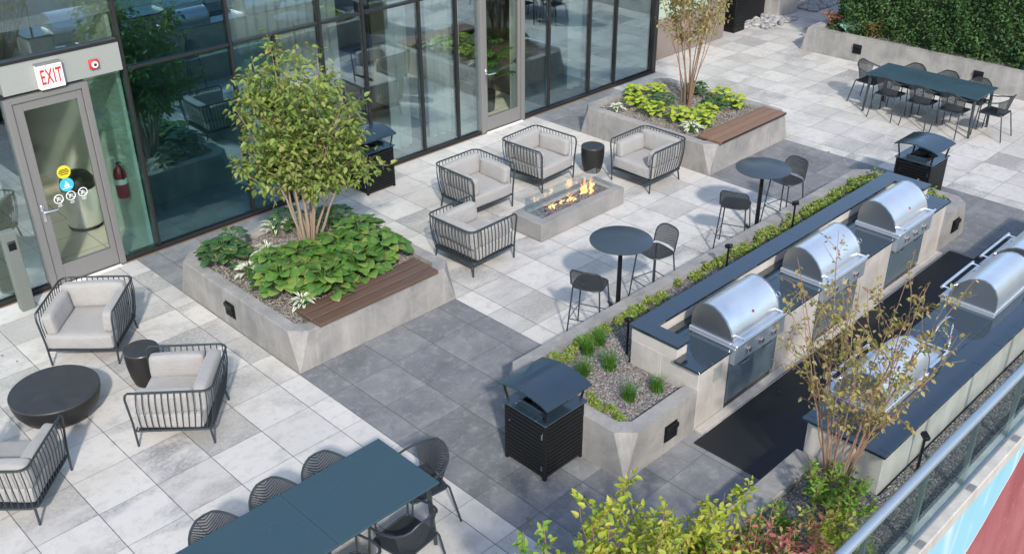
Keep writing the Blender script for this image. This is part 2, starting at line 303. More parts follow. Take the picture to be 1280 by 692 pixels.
# ------------------------------------------------------------------ mesh builder
class MB:
    def __init__(s): s.v = []; s.f = []; s.uv = {}; s.flat = set(); s.solid = True
    def box(s, x0, x1, y0, y1, z0, z1, b=0.0, rot=None):
        c = Vector(((x0+x1)/2, (y0+y1)/2, (z0+z1)/2)); h = ((x1-x0)/2, (y1-y0)/2, (z1-z0)/2)
        b = min(b, *[k*.49 for k in h]); base = len(s.v)
        if b <= 0:
            cs = [(sx, sy, sz) for sx in (-1, 1) for sy in (-1, 1) for sz in (-1, 1)]
            pts = [Vector((sx*h[0], sy*h[1], sz*h[2])) for sx, sy, sz in cs]
            fs = [(0, 1, 3, 2), (4, 6, 7, 5), (0, 4, 5, 1), (2, 3, 7, 6), (0, 2, 6, 4), (1, 5, 7, 3)]
        else:
            pts = []; idx = {}
            for sx in (-1, 1):
                for sy in (-1, 1):
                    for sz in (-1, 1):
                        for a in range(3):
                            p = [sx*(h[0]-b), sy*(h[1]-b), sz*(h[2]-b)]; p[a] += (sx, sy, sz)[a]*b
                            idx[(sx, sy, sz, a)] = len(pts); pts.append(Vector(p))
            fs = []
            for a in range(3):
                o = [k for k in range(3) if k != a]
                for sg in (-1, 1):
                    q = []
                    for s1, s2 in ((-1, -1), (1, -1), (1, 1), (-1, 1)):
                        k = [0, 0, 0]; k[a] = sg; k[o[0]] = s1; k[o[1]] = s2; q.append(idx[(*k, a)])
                    fs.append(q)
                for s1 in (-1, 1):
                    for s2 in (-1, 1):
                        q = []
                        for sg, w in ((-1, o[0]), (1, o[0]), (1, o[1]), (-1, o[1])):
                            k = [0, 0, 0]; k[a] = sg; k[o[0]] = s1; k[o[1]] = s2; q.append(idx[(*k, w)])
                        fs.append(q)
            for sx in (-1, 1):
                for sy in (-1, 1):
                    for sz in (-1, 1): fs.append([idx[(sx, sy, sz, a)] for a in range(3)])
        for p in pts:
            if rot is not None: p = rot @ p
            s.v.append(tuple(p+c))
        s.f += [tuple(base+i for i in q) for q in fs]; return s
    def tube(s, path, r, n=8, closed=False, cap=True):
        P = [Vector(p) for p in path]; m = len(P); R = r if isinstance(r, (list, tuple)) else [r]*m
        base = len(s.v); up = None
        for i, p in enumerate(P):
            if closed: d = P[(i+1) % m]-P[i-1]
            else: d = P[min(i+1, m-1)]-P[max(i-1, 0)]
            if d.length < 1e-9: d = Vector((0, 0, 1))
            d.normalize()
            if up is None:
                up = Vector((0, 0, 1)) if abs(d.z) < .9 else Vector((1, 0, 0))
            a = d.cross(up)
            if a.length < 1e-5: a = d.cross(Vector((1, .3, .2)))
            a.normalize(); up = a.cross(d).normalized()
            for k in range(n):
                t = 2*PI*k/n; s.v.append(tuple(p+a*math.cos(t)*R[i]+up*math.sin(t)*R[i]))
        for i in range(m if closed else m-1):
            for k in range(n):
                s.f.append((base+i*n+k, base+i*n+(k+1) % n, base+((i+1) % m)*n+(k+1) % n, base+((i+1) % m)*n+k))
        if cap and not closed:
            s.f.append(tuple(base+k for k in range(n))); s.f.append(tuple(base+(m-1)*n+k for k in reversed(range(n))))
        return s
    def lathe(s, prof, c=(0, 0, 0), n=32):
        base = len(s.v); m = len(prof)
        for r, z in prof:
            for k in range(n): s.v.append((c[0]+r*math.cos(2*PI*k/n), c[1]+r*math.sin(2*PI*k/n), c[2]+z))
        for i in range(m-1):
            for k in range(n): s.f.append((base+i*n+k, base+i*n+(k+1) % n, base+(i+1)*n+(k+1) % n, base+(i+1)*n+k))
        s.f.append(tuple(base+k for k in range(n))); s.f.append(tuple(base+(m-1)*n+k for k in range(n))); return s
    def prism(s, poly, axis, a, b):
        """poly in the plane normal to axis, extruded a..b"""
        base = len(s.v); n = len(poly)
        for t in (a, b):
            for p, q in poly:
                s.v.append({'x': (t, p, q), 'y': (p, t, q), 'z': (p, q, t)}[axis])
        for k in range(n): s.f.append((base+k, base+(k+1) % n, base+n+(k+1) % n, base+n+k))
        s.f.append(tuple(base+k for k in range(n))); s.f.append(tuple(base+n+k for k in range(n))); return s
    def pillow(s, x0, x1, y0, y1, z0, z1, r=.04, puff=.012, n=10, rot=None, seed=0):
        c = Vector(((x0+x1)/2, (y0+y1)/2, (z0+z1)/2)); h = Vector(((x1-x0)/2, (y1-y0)/2, (z1-z0)/2)); base = len(s.v); ids = {}
        rnd = random.Random(seed)
        ph = [rnd.uniform(0, 6) for _ in range(4)]
        def add(i, j, k):
            key = (i, j, k)
            if key in ids: return ids[key]
            def gr(q): u = 2*q/n-1; return math.copysign(abs(u)**.8, u)
            u, v, w = gr(i), gr(j), gr(k); p = Vector((u*h.x, v*h.y, w*h.z))
            q = Vector([max(-h[a]+r, min(h[a]-r, p[a])) for a in range(3)]); d = p-q
            if d.length > 1e-6: p = q+d.normalized()*min(r, d.length) if sum(abs(x) > 1e-6 for x in d) > 1 else p
            pf = [(1-u*u), (1-v*v), (1-w*w)]
            p.x += math.copysign(puff, p.x)*pf[1]*pf[2]*(abs(u) > .99); p.y += math.copysign(puff, p.y)*pf[0]*pf[2]*(abs(v) > .99); p.z += math.copysign(puff, p.z)*pf[0]*pf[1]*(abs(w) > .99)
            p += Vector((math.sin(9*p.y+ph[0]), math.sin(8*p.z+9*p.x+ph[1]), math.sin(7*p.x+6*p.y+ph[2])))*.0035
            if rot is not None: p = rot @ p
            ids[key] = len(s.v); s.v.append(tuple(p+c)); return ids[key]
        for a in range(3):
            o = [k for k in range(3) if k != a]
            for side in (0, n):
                for i in range(n):
                    for j in range(n):
                        q = []
                        for di, dj in ((0, 0), (1, 0), (1, 1), (0, 1)):
                            k = [0, 0, 0]; k[a] = side; k[o[0]] = i+di; k[o[1]] = j+dj; q.append(add(*k))
                        s.f.append(tuple(q))
        return s
    def leaf(s, p, d, nrm, L, W, fold=.25, droop=0.0):
        """ovate leaf, two folded halves"""
        p = Vector(p); d = d.normalized(); sd = d.cross(nrm)
        if sd.length < 1e-4: sd = d.cross(Vector((.3, .8, .5)))
        sd.normalize(); n = sd.cross(d).normalized(); b = len(s.v); up = n*(W*fold)
        m = p+d*L*.5-n*droop*L*.12; e = p+d*L-n*droop*L*.5
        for q in (p, p+d*L*.3+sd*W*.48+up, p+d*L*.68+sd*W*.36+up*.7-n*droop*L*.2, e, p+d*L*.68-sd*W*.36+up*.7-n*droop*L*.2, p+d*L*.3-sd*W*.48+up): s.v.append(tuple(q))
        s.f += [(b, b+1, b+2, b+3), (b, b+3, b+4, b+5)]; s.solid = False
    def bigleaf(s, p, d, L, W, droop=.6, cup=.2, nseg=5, twist=0.):
        """broad leaf with UVs, arching down"""
        p = Vector(p); d = Vector((d[0], d[1], 0)).normalized(); sd0 = Vector((-d.y, d.x, 0)); b = len(s.v); s.solid = False
        prof = [.10, .82, 1.0, .86, .5, .04] if nseg == 5 else [1-.0*i for i in range(nseg+1)]
        el = .55; q = p.copy()
        for i in range(nseg+1):
            t = i/nseg; w = W*.5*prof[i]; sd = (sd0*math.cos(twist)+Vector((0, 0, 1))*math.sin(twist))
            n = Vector((0, 0, 1))
            for k, u in ((0, -1), (1, -.5), (2, 0), (3, .5), (4, 1)):
                wob = .02*W*math.sin(i*2.1+u*3)
                s.v.append(tuple(q+sd*u*w+n*(cup*w*abs(u)**1.5*(1 if t < .5 else .3)-.12*w*abs(u)*t*2+wob)))
            ang = el-droop*1.9*t; q = q+(d*math.cos(ang)+Vector((0, 0, 1))*math.sin(ang))*L/nseg
        for i in range(nseg):
            for k in range(4):
                f = (b+i*5+k, b+i*5+k+1, b+(i+1)*5+k+1, b+(i+1)*5+k); s.uv[len(s.f)] = [(k/4, i/nseg), ((k+1)/4, i/nseg), ((k+1)/4, (i+1)/nseg), (k/4, (i+1)/nseg)]; s.f.append(f)
    def build(s, name, m, parent=None, smooth=True, loc=None):
        me = bpy.data.meshes.new(name); me.from_pydata(s.v, [], s.f)
        if s.uv:
            ul = me.uv_layers.new(name='UVMap')
            for fi, uvs in s.uv.items():
                p = me.polygons[fi]
                for k, li in enumerate(p.loop_indices): ul.data[li].uv = uvs[k]
        if s.solid:
            bm = bmesh.new(); bm.from_mesh(me); bmesh.ops.recalc_face_normals(bm, faces=bm.faces); bm.to_mesh(me); bm.free()
        me.materials.append(m)
        if smooth:
            me.polygons.foreach_set('use_smooth', [True]*len(me.polygons))
            if s.solid: me.set_sharp_from_angle(angle=math.radians(38))
        me.update(); o = bpy.data.objects.new(name, me); col.objects.link(o)
        if parent is not None: o.parent = parent
        if loc: o.location = loc
        return o

def tag(o, label=None, cat=None, group=None, kind=None):
    if label: o['label'] = label
    if cat: o['category'] = cat
    if group: o['group'] = group
    if kind: o['kind'] = kind
    return o
def thing(name, label, cat, loc=(0, 0, 0), rz=0., group=None):
    o = bpy.data.objects.new(name, None); o.empty_display_size = .1; col.objects.link(o); o.location = loc; o.rotation_euler = (0, 0, rz)
    return tag(o, label, cat, group)
def kids(o): return [c for c in bpy.data.objects if c.parent == o]
def dup(root, loc, rz, label, group=None):
    tree = {}
    for o in bpy.data.objects: tree.setdefault(o.parent, []).append(o)
    def cp(o, parent):
        c = o.copy(); col.objects.link(c); c.parent = parent
        for ch in tree.get(o, []): cp(ch, c)
        return c
    r = cp(root, None); r.location = loc; r.rotation_euler = (0, 0, rz); r['label'] = label
    if group: r['group'] = group
    return r
def structure(o): o['kind'] = 'structure'; return o
def arc(c, r, a0, a1, n, z=None): return [(c[0]+r*math.cos(a0+(a1-a0)*i/n), c[1]+r*math.sin(a0+(a1-a0)*i/n)) for i in range(n+1)]

# ------------------------------------------------------------------ setting
m = MB(); m.box(-9, 30, 2.09, 12.44, -.3, 0); m.box(16.62, 30, 12.44, 19, -.3, 0)
structure(m.build('terrace_paving', M['paver'], smooth=False))
m = MB(); m.box(-300, 400, -300, 400, -7.2, -7); structure(m.build('ground', M['asphalt'], smooth=False))
m = MB(); m.box(-9, 16.55, 12.45, 18, -.3, -.004); structure(m.build('interior_floor', M['int_floor'], smooth=False))
m = MB(); m.box(2.0, 5.28, 12.62, 17.8, -.003, .004); m.box(11.3, 13.4, 12.62, 15.2, -.003, .004); structure(m.build('corridor_floor', M['int_tile'], smooth=False))

# street-side wall below the terrace edge, painted
r = thing('mural_wall', 'outer wall below the glass railing painted sky blue and dark red', 'wall')
MB().box(-9, 30, 2.035, 2.085, -6.99, .30).build('painted_face', M['mural'], r, False)
MB().box(-9, 30, 2.02, 2.21, .302, .455, .01).build('concrete_cap', M['conc_light'], r, False)

# ------------------------------------------------------------------ facade
FY = 12.52
b = thing('glass_building', 'building wall of teal glass panes in dark mullions along the terrace', 'building', (0, 0, 0))
mull = [(-6.5, 0), (-4.9, 0), (-3.3, 0), (-1.8, 0), (-.4, 0), (1.0, 0), (2.35, 0), (5.33, 0), (6.88, 0), (8.37, 0), (9.16, 0), (10.27, 0), (11.06, 0), (13.34, 0), (14.48, 0), (15.26, 0)]
for x, _ in mull:
    MB().box(x-.019, x+.019, FY-.03, FY+.10, .07, 6.0, .004).build('mullion', M['mullion'], b, False)
MB().box(7.55, 7.59, FY-.035, FY+.08, .07, 2.585, .004).build('mullion', M['mullion'], b, False)
MB().box(16.44, 16.56, FY-.05, FY+.10, .0, 6.0, .004).build('corner_post', M['mullion'], b, False)
for (xa, xb) in ((-9, 3.79), (5.362, 6.85), (6.91, 8.34), (8.40, 9.13), (9.19, 10.24), (10.30, 11.03)):
    MB().box(xa, xb, FY-.028, FY+.09, 2.595, 2.632, .004).build('transom', M['mullion'], b, False)
for (xa, xb) in ((-9, 3.76), (4.80, 11.56), (12.66, 16.43)):
    MB().box(xa, xb, FY-.04, FY+.12, .0, .05, .004).build('sill', M['mullion'], b, False)
MB().box(-9, 16.56, FY-.06, FY+.12, 6.0, 6.5, .01).build('parapet_band', M['cladding'], b, False)
# panes: (x0,x1,z0,z1,material)
panes = [(2.38, 3.79, .07, 2.585, 'glass_mid'), (4.80, 5.30, .07, 2.585, 'glass_side'), (5.36, 6.85, .07, 2.585, 'glass_dark'), (6.91, 7.55, .07, 2.585, 'glass_dark'), (7.59, 8.34, .07, 2.585, 'glass_mid'),
         (8.40, 9.13, .07, 2.585, 'glass_mid'), (9.19, 10.24, .07, 2.585, 'glass_mid'), (10.30, 11.03, .07, 2.585, 'glass_mid'), (11.09, 11.56, .07, 6, 'glass_mid'),
         (12.66, 13.31, .07, 6, 'glass_mid'), (13.37, 14.45, .07, 6, 'glass_mid'), (14.51, 15.23, .07, 6, 'glass_mid'), (15.29, 16.43, .07, 6, 'glass_mid'), (11.64, 12.58, 2.6, 6, 'glass_mid'),
         (2.38, 5.30, 3.03, 6, 'glass_mid'), (5.36, 6.85, 2.64, 6, 'glass_dark'), (6.91, 8.34, 2.64, 6, 'glass_mid'), (8.40, 9.13, 2.64, 6, 'glass_mid'), (9.19, 10.24, 2.64, 6, 'glass_mid'), (10.30, 11.03, 2.64, 6, 'glass_mid')]
for i in range(6):
    xs = [-6.5, -4.9, -3.3, -1.8, -.4, 1.0, 2.35]; panes.append((xs[i]+.03, xs[i+1]-.03, .07, 2.585, 'glass_mid')); panes.append((xs[i]+.03, xs[i+1]-.03, 2.64, 6, 'glass_mid'))
for x0, x1, z0, z1, mm in panes:
    MB().box(x0, x1, FY+.015, FY+.027, z0, z1).build('window_pane', M[mm], b, False)
MB().box(3.79, 5.30, FY-.03, FY+.08, 2.62, 2.99, .004).build('spandrel_panel', M['panel'], b, False)
MB().box(2.38, 5.30, FY-.045, FY+.09, 2.99, 3.03, .004).build('transom', M['mullion'], b, False)
def door(x0, x1, ztop, gx0, gx1, gz0, gz1, lbl):
    fr = MB(); fr.box(x0-.03, x0+.055, FY-.06, FY+.10, 0, ztop, .005); fr.box(x1-.055, x1+.03, FY-.06, FY+.10, 0, ztop, .005); fr.box(x0+.055, x1-.055, FY-.06, FY+.10, ztop-.07, ztop, .005)
    fo = fr.build('door_frame', M['alu'], b, False)
    d = MB(); xa, xb = x0+.06, x1-.06; zt = ztop-.075
    d.box(xa, gx0, FY-.035, FY+.03, .015, zt, .004); d.box(gx1, xb, FY-.035, FY+.03, .015, zt, .004); d.box(gx0, gx1, FY-.035, FY+.03, .015, gz0, .004); d.box(gx0, gx1, FY-.035, FY+.03, gz1, zt, .004)
    do = d.build('door', M['alu'], b, False); do['label'] = lbl
    MB().box(gx0, gx1, FY-.006, FY+.006, gz0, gz1).build('door_glass', M['glass_door'], do, False)
    h = MB(); hx = xa+.045; h.box(hx-.022, hx+.022, FY-.05, FY-.036, .93, 1.16, .006); h.tube([(hx, FY-.036, 1.08), (hx, FY-.09, 1.08), (hx+.03, FY-.10, 1.08), (hx+.17, FY-.10, 1.075)], .011, 8)
    h.build('handle', M['chrome'], do)
    MB().box(xa, xb, FY-.11, FY-.065, .0, .018, .003).build('threshold', M['white'], do, False)
    return do
dA = door(3.79, 4.77, 2.585, 3.97, 4.64, .27, 2.40, 'grey framed exit door with stickers on its glass')
dB = door(11.60, 12.62, 2.6, 11.73, 12.50, .27, 2.42, 'grey framed second door near the fire pit')
# stickers on the exit door glass
def disc(x, z, r, mm, y=FY-.009, t=.002, nm='sticker', par=dA, n=28):
    q = MB(); q.prism([(x+r*math.cos(2*PI*k/n), z+r*math.sin(2*PI*k/n)) for k in range(n)], 'y', y, y-t); return q.build(nm, M[mm], par, False)
s1 = disc(4.27, 1.50, .088, 'yellow'); q = MB()
for dz, w in ((.035, .05), (.015, .065), (-.005, .07), (-.03, .055)): q.box(4.27-w, 4.27+w, FY-.0135, FY-.0115, 1.50+dz-.005, 1.50+dz+.005)
q.build('print', M['black'], s1, False)
s2 = disc(4.27, 1.325, .092, 'cyan'); q = MB(); q.prism([(4.235, 1.30), (4.305, 1.30), (4.27, 1.38)], 'y', FY-.0115, FY-.0135); q.box(4.21, 4.33, FY-.0135, FY-.0115, 1.278, 1.286); q.build('print', M['white'], s2, False)
for cx in (4.13, 4.29, 4.45):
    q = MB(); R = .058; n = 28
    ring = [(cx+R*math.cos(2*PI*k/n), FY-.011, 1.165+R*math.sin(2*PI*k/n)) for k in range(n)]; q.tube(ring, .006, 4, closed=True)
    q.tube([(cx-.04, FY-.011, 1.205), (cx+.04, FY-.011, 1.125)], .005, 4); q.tube([(cx-.02, FY-.011, 1.14), (cx, FY-.011, 1.19), (cx+.025, FY-.011, 1.17)], .006, 4)
    for dz in (1.085, 1.065): q.box(cx-.028, cx+.028, FY-.011, FY-.009, dz-.003, dz+.003)
    q.build('prohibition_sticker', M['white'], dA, False)

# exit sign, alarm
e = thing('exit_sign', 'white exit sign with red letters above the grey door', 'sign', (4.36, FY-.031, 2.62))
MB().box(-.155, .155, -.09, 0, .0, .31, .008).build('housing', M['white'], e, False)
MB().box(-.158, .158, -.093, -.001, .297, .318, .004).build('top_cover', M['alu'], e, False)
cu = bpy.data.curves.new('lettering', 'FONT'); cu.body = 'EXIT'; cu.align_x = 'CENTER'; cu.size = .245; cu.extrude = .002; cu.space_character = 1.08; cu.offset = .003
to = bpy.data.objects.new('lettering', cu); col.objects.link(to)
bpy.context.view_layer.update()
dg = bpy.context.evaluated_depsgraph_get(); me = bpy.data.meshes.new_from_object(to.evaluated_get(dg)); bpy.data.objects.remove(to)
lt = bpy.data.objects.new('lettering', me); col.objects.link(lt); me.materials.clear(); me.materials.append(M['red']); lt.parent = e
lt.location = (0, -.093, .07); lt.rotation_euler = (PI/2, 0, 0); lt.scale = (.50, 1.05, 1)
a = thing('fire_alarm', 'red fire alarm strobe beside the exit sign', 'alarm', (4.93, FY-.031, 2.78))
MB().box(-.06, .06, -.045, 0, -.06, .06, .012).build('housing', M['red'], a)
q = MB(); q.prism([(.042*math.cos(k*PI/12), .042*math.sin(k*PI/12)) for k in range(24)], 'y', -.046, -.056); q.build('horn', M['white'], a)
q = MB(); q.prism([(.02*math.cos(k*PI/12), .02*math.sin(k*PI/12)) for k in range(24)], 'y', -.057, -.064); q.build('lens', M['chrome'], a)

# rear part of the building beyond the corner
MB().box(16.56, 16.7, 12.62, 19, 0, 6.0, .0).build('side_wall', M['mullion'], b, False)
w = thing('rear_wing', 'pale green glazed wing on a brown base behind the thin tree', 'building')
MB().box(16.72, 19.7, 12.95, 13.3, 0, .85, .01).build('base_wall', plain('brown_base', (.20, .165, .145), .7, var=.2, scale=3), w, False)
MB().box(16.72, 19.7, 13.05, 13.12, .85, 6, 0).build('window_pane', plain('pale_green_glass', (.36, .44, .36), .2, var=.15, scale=1), w, False)
for x in (17.0, 18.1, 19.2): MB().box(x-.04, x+.04, 12.97, 13.05, .85, 6).build('mullion', M['alu'], w, False)

# interior: walls, curtains, things behind the glass
iw = thing('interior_room', 'walls and ceiling of the rooms behind the glass', 'room')
MB().box(5.26, 5.31, 12.66, 17.8, 0, 3.3).build('corridor_wall', M['int_wall'], iw, False)
MB().box(2.0, 4.45, 15.9, 15.97, 0, 3.3).build('corridor_wall', M['int_wall'], iw, False)
MB().box(1.9, 2.0, 12.66, 17.8, 0, 3.3).build('corridor_wall', M['int_wall'], iw, False)
MB().box(-9, 16.5, 17.82, 18.0, 0, 6.0).build('back_wall', M['int_dark'], iw, False)
MB().box(11.3, 13.5, 15.2, 15.3, 0, 3.2).build('beige_wall', M['int_beige'], iw, False)
MB().box(-9, 16.5, 12.68, 17.8, 3.32, 3.45).build('ceiling', M['ceil'], iw, False)
MB().box(5.5, 7.4, 13.3, 13.4, 0, 3.2).build('dark_partition', M['int_dark'], iw, False)  # added dark panel, makes the teal panes in front read as a dim interior
MB().box(-9, 16.5, 12.5, 18, 6.5, 6.6).build('roof_slab', M['ceil'], iw, False)
def curtain(x0, x1, y, lbl, z1=3.25):
    q = MB(); n = int((x1-x0)/.025); pts = [(x0+(x1-x0)*i/n, y+.04*math.sin(i*.9)+.015*math.sin(i*.37)) for i in range(n+1)]
    base = len(q.v)
    for (px, py) in pts: q.v += [(px, py, .03), (px, py, z1)]
    for i in range(n): q.f.append((2*i, 2*i+2, 2*i+3, 2*i+1))
    q.solid = False
    tag(q.build('curtain', M['curtain'], None, True), lbl, 'curtain', 'curtains behind the glass')
curtain(7.05, 8.95, 12.95, 'long pale curtain behind the glass above the leafy planter tree')
curtain(9.9, 10.35, 12.95, 'narrow pale curtain left of the thin mullion near the armchairs')
curtain(10.75, 11.5, 12.95, 'pale curtain just left of the second door')
curtain(12.75, 13.15, 12.95, 'pale curtain just right of the second door')
curtain(14.35, 14.7, 12.95, 'narrow curtain in the glass behind the thin tree planter')
cn = thing('waste_bin', 'round stainless waste bin with black dome behind the exit door glass', 'bin', (4.93, 14.0, .004))
MB().lathe([(.245, 0), (.25, .02), (.25, .045)], n=36).build('base_ring', M['black'], cn)
MB().lathe([(.24, .045), (.245, .06), (.245, .62), (.235, .625)], n=36).build('body', M['steel'], cn)
MB().lathe([(.25, .625), (.25, .66), (.235, .74), (.18, .82), (.09, .86), (.001, .87)], n=36).build('dome', M['black'], cn)
fe = thing('fire_extinguisher', 'red fire extinguisher on the wall behind the sidelight glass', 'fire extinguisher', (5.16, 12.98, .70))
MB().lathe([(.02, 0), (.075, .01), (.085, .04), (.085, .36), (.07, .42), (.03, .46), (.025, .50)], n=24).build('cylinder', M['darkred'], fe)
MB().lathe([(.0855, .22), (.0865, .221), (.0865, .30), (.0855, .301)], n=24).build('instruction_label', M['white'], fe)
q = MB(); q.box(-.02, .02, -.02, .02, .50, .53, .004); q.tube([(0, 0, .53), (0, -.07, .55), (0, -.12, .56)], .008, 6); q.tube([(0, 0, .515), (0, -.06, .51), (0, -.10, .48), (0, -.105, .30)], .009, 6); q.build('valve', M['black'], fe)
# card reader post
p = thing('door_post', 'grey metal post with push plate standing left of the exit door', 'post', (3.33, 12.2, 0))
MB().box(-.085, .085, -.06, .06, 0, 1.10, .006).build('column', plain('post_grey_green', (.17, .185, .17), .5, .2, var=.06), p, False)
MB().box(-.045, .045, -.072, -.0605, .86, .98, .004).build('push_plate', M['black'], p, False)
MB().box(-.04, .04, -.076, -.0725, .955, .975, .001).build('plate_light', M['chrome'], p, False)
# indoor plant
ip = thing('monstera_plant', 'large leafy houseplant in pot behind the second door glass', 'houseplant', (12.45, 13.35, 0))
MB().lathe([(.16, 0), (.2, .04), (.22, .38), (.2, .38), (.19, .34), (.001, .34)], n=24).build('pot', M['stone_dark'], ip)
st = MB(); lf = MB()
for i in range(26):
    an = random.uniform(0, 2*PI); ln = random.uniform(.25, .62); h = random.uniform(.6, 1.45); d = Vector((math.cos(an), math.sin(an), 0))
    e_ = d*ln+Vector((0, 0, h)); st.tube([(0, 0, .34), tuple(d*ln*.35+Vector((0, 0, .34+(h-.34)*.6))), tuple(e_)], .008, 5)
    for k in range(7):
        a2 = an+(k-3)*.42; d2 = Vector((math.cos(a2), math.sin(a2), 0)); lf.bigleaf(e_, d2, .24-.018*abs(k-3), .065, .75, .1)
st.build('stem', M['leaf_house'], ip); lf.build('leaf', M['leaf_house'], ip)

# ------------------------------------------------------------------ planters
def planter(name, label, x0, x1, y0, y1, z, th, cham, mat, soil_z, soil_mat, soil_label, chc=(1, 1, 1, 1)):
    """bottom corners sharp, top corners cut off"""
    r = thing(name, label, 'planter')
    q = MB()
    def ring(i, zz, c):
        X0, X1, Y0, Y1 = x0+i, x1-i, y0+i, y1-i; cc = [max(k*c, .001) for k in chc]
        return [(X0+cc[0], Y0, zz), (X1-cc[1], Y0, zz), (X1, Y0+cc[1], zz), (X1, Y1-cc[2], zz), (X1-cc[2], Y1, zz), (X0+cc[3], Y1, zz), (X0, Y1-cc[3], zz), (X0, Y0+cc[0], zz)]
    rings = [ring(0, 0, .002), ring(0, z-.008, cham), ring(.008, z, cham), ring(th-.006, z, cham*.6), ring(th, z-.006, cham*.6), ring(th, soil_z-.06, cham*.6)]
    for R in rings: q.v += R
    for i in range(len(rings)-1):
        for k in range(8): q.f.append((i*8+k, i*8+(k+1) % 8, (i+1)*8+(k+1) % 8, (i+1)*8+k))
    q.build('planter_wall', mat, r, False)
    s = MB(); R = [(a, b_) for a, b_, _ in ring(th-.02, 0, cham*.6)]; nx, ny = 24, 24
    X0, X1, Y0, Y1 = x0+th-.02, x1-th+.02, y0+th-.02, y1-th+.02
    for i in range(nx+1):
        for j in range(ny+1):
            X = X0+(X1-X0)*i/nx; Y = Y0+(Y1-Y0)*j/ny; s.v.append((X, Y, soil_z+.018*math.sin(X*5+Y*3)*math.cos(Y*4)+random.uniform(-.005, .005)))
    for i in range(nx):
        for j in range(ny): a_ = i*(ny+1)+j; s.f.append((a_, a_+ny+1, a_+ny+2, a_+1))
    s.solid = False; so = s.build('gravel_bed', soil_mat, r); so['kind'] = 'stuff'
    return r
def wall_light(x, y, z, axis, label, group='black square lights set in the concrete walls', sz=.2):
    r = thing('wall_light', label, 'light', (x, y, z), {'-y': 0, '-x': -PI/2}[axis], group); h = sz/2
    MB().box(-h, h, -.012, 0, -h, h, .004).build('back_plate', M['black'], r, False)
    q = MB(); q.box(-h*.88, h*.88, -.045, -.012, h*.35, h*.88, .004)
    for k in range(4): q.box(-h*.88, h*.88, -.03, -.012, -h*.8+k*h*.27, -h*.8+k*h*.27+h*.14, .002)
    q.build('louvre', M['black'], r, False)
planter('tree_planter', 'concrete planter holding the leafy tree and green hostas near the exit door', 4.95, 7.35, 8.49, 11.2, .5, .16, .17, M['conc'], .44, M['soil'], '')
planter('tree_planter', 'concrete planter with lime green hostas and the thin bare tree', 12.88, 15.22, 8.48, 11.28, .5, .16, .17, M['conc'], .44, M['soil'], '')
wall_light(4.948, 9.93, .25, '-x', 'black square light on the left side of the leafy tree planter')
def bench(x0, x1, y0, y1, mat, label):
    r = thing('bench_top', label, 'bench'); n = 3; w = (y1-y0)/n
    q = MB()
    for k in range(n): q.box(x0, x1, y0+k*w+.002, y0+(k+1)*w-.002, .512, .555, .005)
    q.build('seat', mat, r, False)
    q = MB(); [q.box(x, x+.05, y0+.09, y1-.02, .501, .511) for x in (x0+.15, (x0+x1)/2, x1-.2)]; q.build('batten', M['black'], r, False)
bench(5.25, 7.04, 8.44, 8.93, M['wood'], 'dark brown wooden seat on the edge of the leafy tree planter')
bench(13.06, 14.99, 8.41, 8.89, M['wood_warm'], 'warm brown wooden seat on the planter of the thin bare tree')

# long planter round the grill counter (open in the middle where the counter stands)
r = thing('kitchen_planter', 'long concrete planter wrapping the first grill counter', 'planter')
Z = .52; X0, X1, Y0, Y1 = 6.13, 13.78, 4.66, 6.39; c = .17
def bandwall(outer_b, outer_t, inner):
    q = MB(); n = len(outer_b)
    for P_ in (outer_b, outer_t, inner):
        q.v += P_
    q.v += [(a_, b_, .35) for a_, b_, _ in inner]; q.v += [(a_, b_, 0) for a_, b_, _ in inner]
    for i in range(4):
        for k in range(n-1): q.f.append((i*n+k, i*n+k+1, (i+1)*n+k+1, (i+1)*n+k))
    q.f.append((0, n, 2*n, 3*n, 4*n)); q.f.append((n-1, 2*n-1, 3*n-1, 4*n-1, 5*n-1))
    return q
th = .16
ob = [(7.255, Y0, 0), (X0+.002, Y0, 0), (X0, Y0+.002, 0), (X0, Y1-.002, 0), (X0+.002, Y1, 0), (X1-.002, Y1, 0), (X1, Y1-.002, 0), (X1, Y0+.002, 0), (X1-.002, Y0, 0), (12.925, Y0, 0)]
ot = [(7.255, Y0, Z), (X0+c, Y0, Z), (X0, Y0+c, Z), (X0, Y1-c, Z), (X0+c, Y1, Z), (X1-c, Y1, Z), (X1, Y1-c, Z), (X1, Y0+c, Z), (X1-c, Y0, Z), (12.925, Y0, Z)]
inn = [(7.255, Y0+th, Z), (X0+c*.6+th, Y0+th, Z), (X0+th, Y0+th+c*.6, Z), (X0+th, Y1-th-c*.6, Z), (X0+th+c*.6, Y1-th, Z), (X1-th-c*.6, Y1-th, Z), (X1-th, Y1-th-c*.6, Z), (X1-th, Y0+th+c*.6, Z), (X1-th-c*.6, Y0+th, Z), (12.925, Y0+th, Z)]
bandwall(ob, ot, inn).build('planter_wall', M['conc'], r, False)
q = MB(); q.box(X0+.12, 7.25, Y0+.12, Y1-.12, .3, .45); q.box(7.255, 12.93, 5.60, Y1-.12, .3, .45); q.box(12.935, X1-.12, Y0+.12, Y1-.12, .3, .45)
so = q.build('gravel_bed', M['gravel'], r, False); so['kind'] = 'stuff'
wall_light(6.83, 4.658, .25, '-y', 'black square light on the kitchen planter by the near bin')
wall_light(13.38, 4.658, .26, '-y', 'black square light at the far end of the kitchen planter')

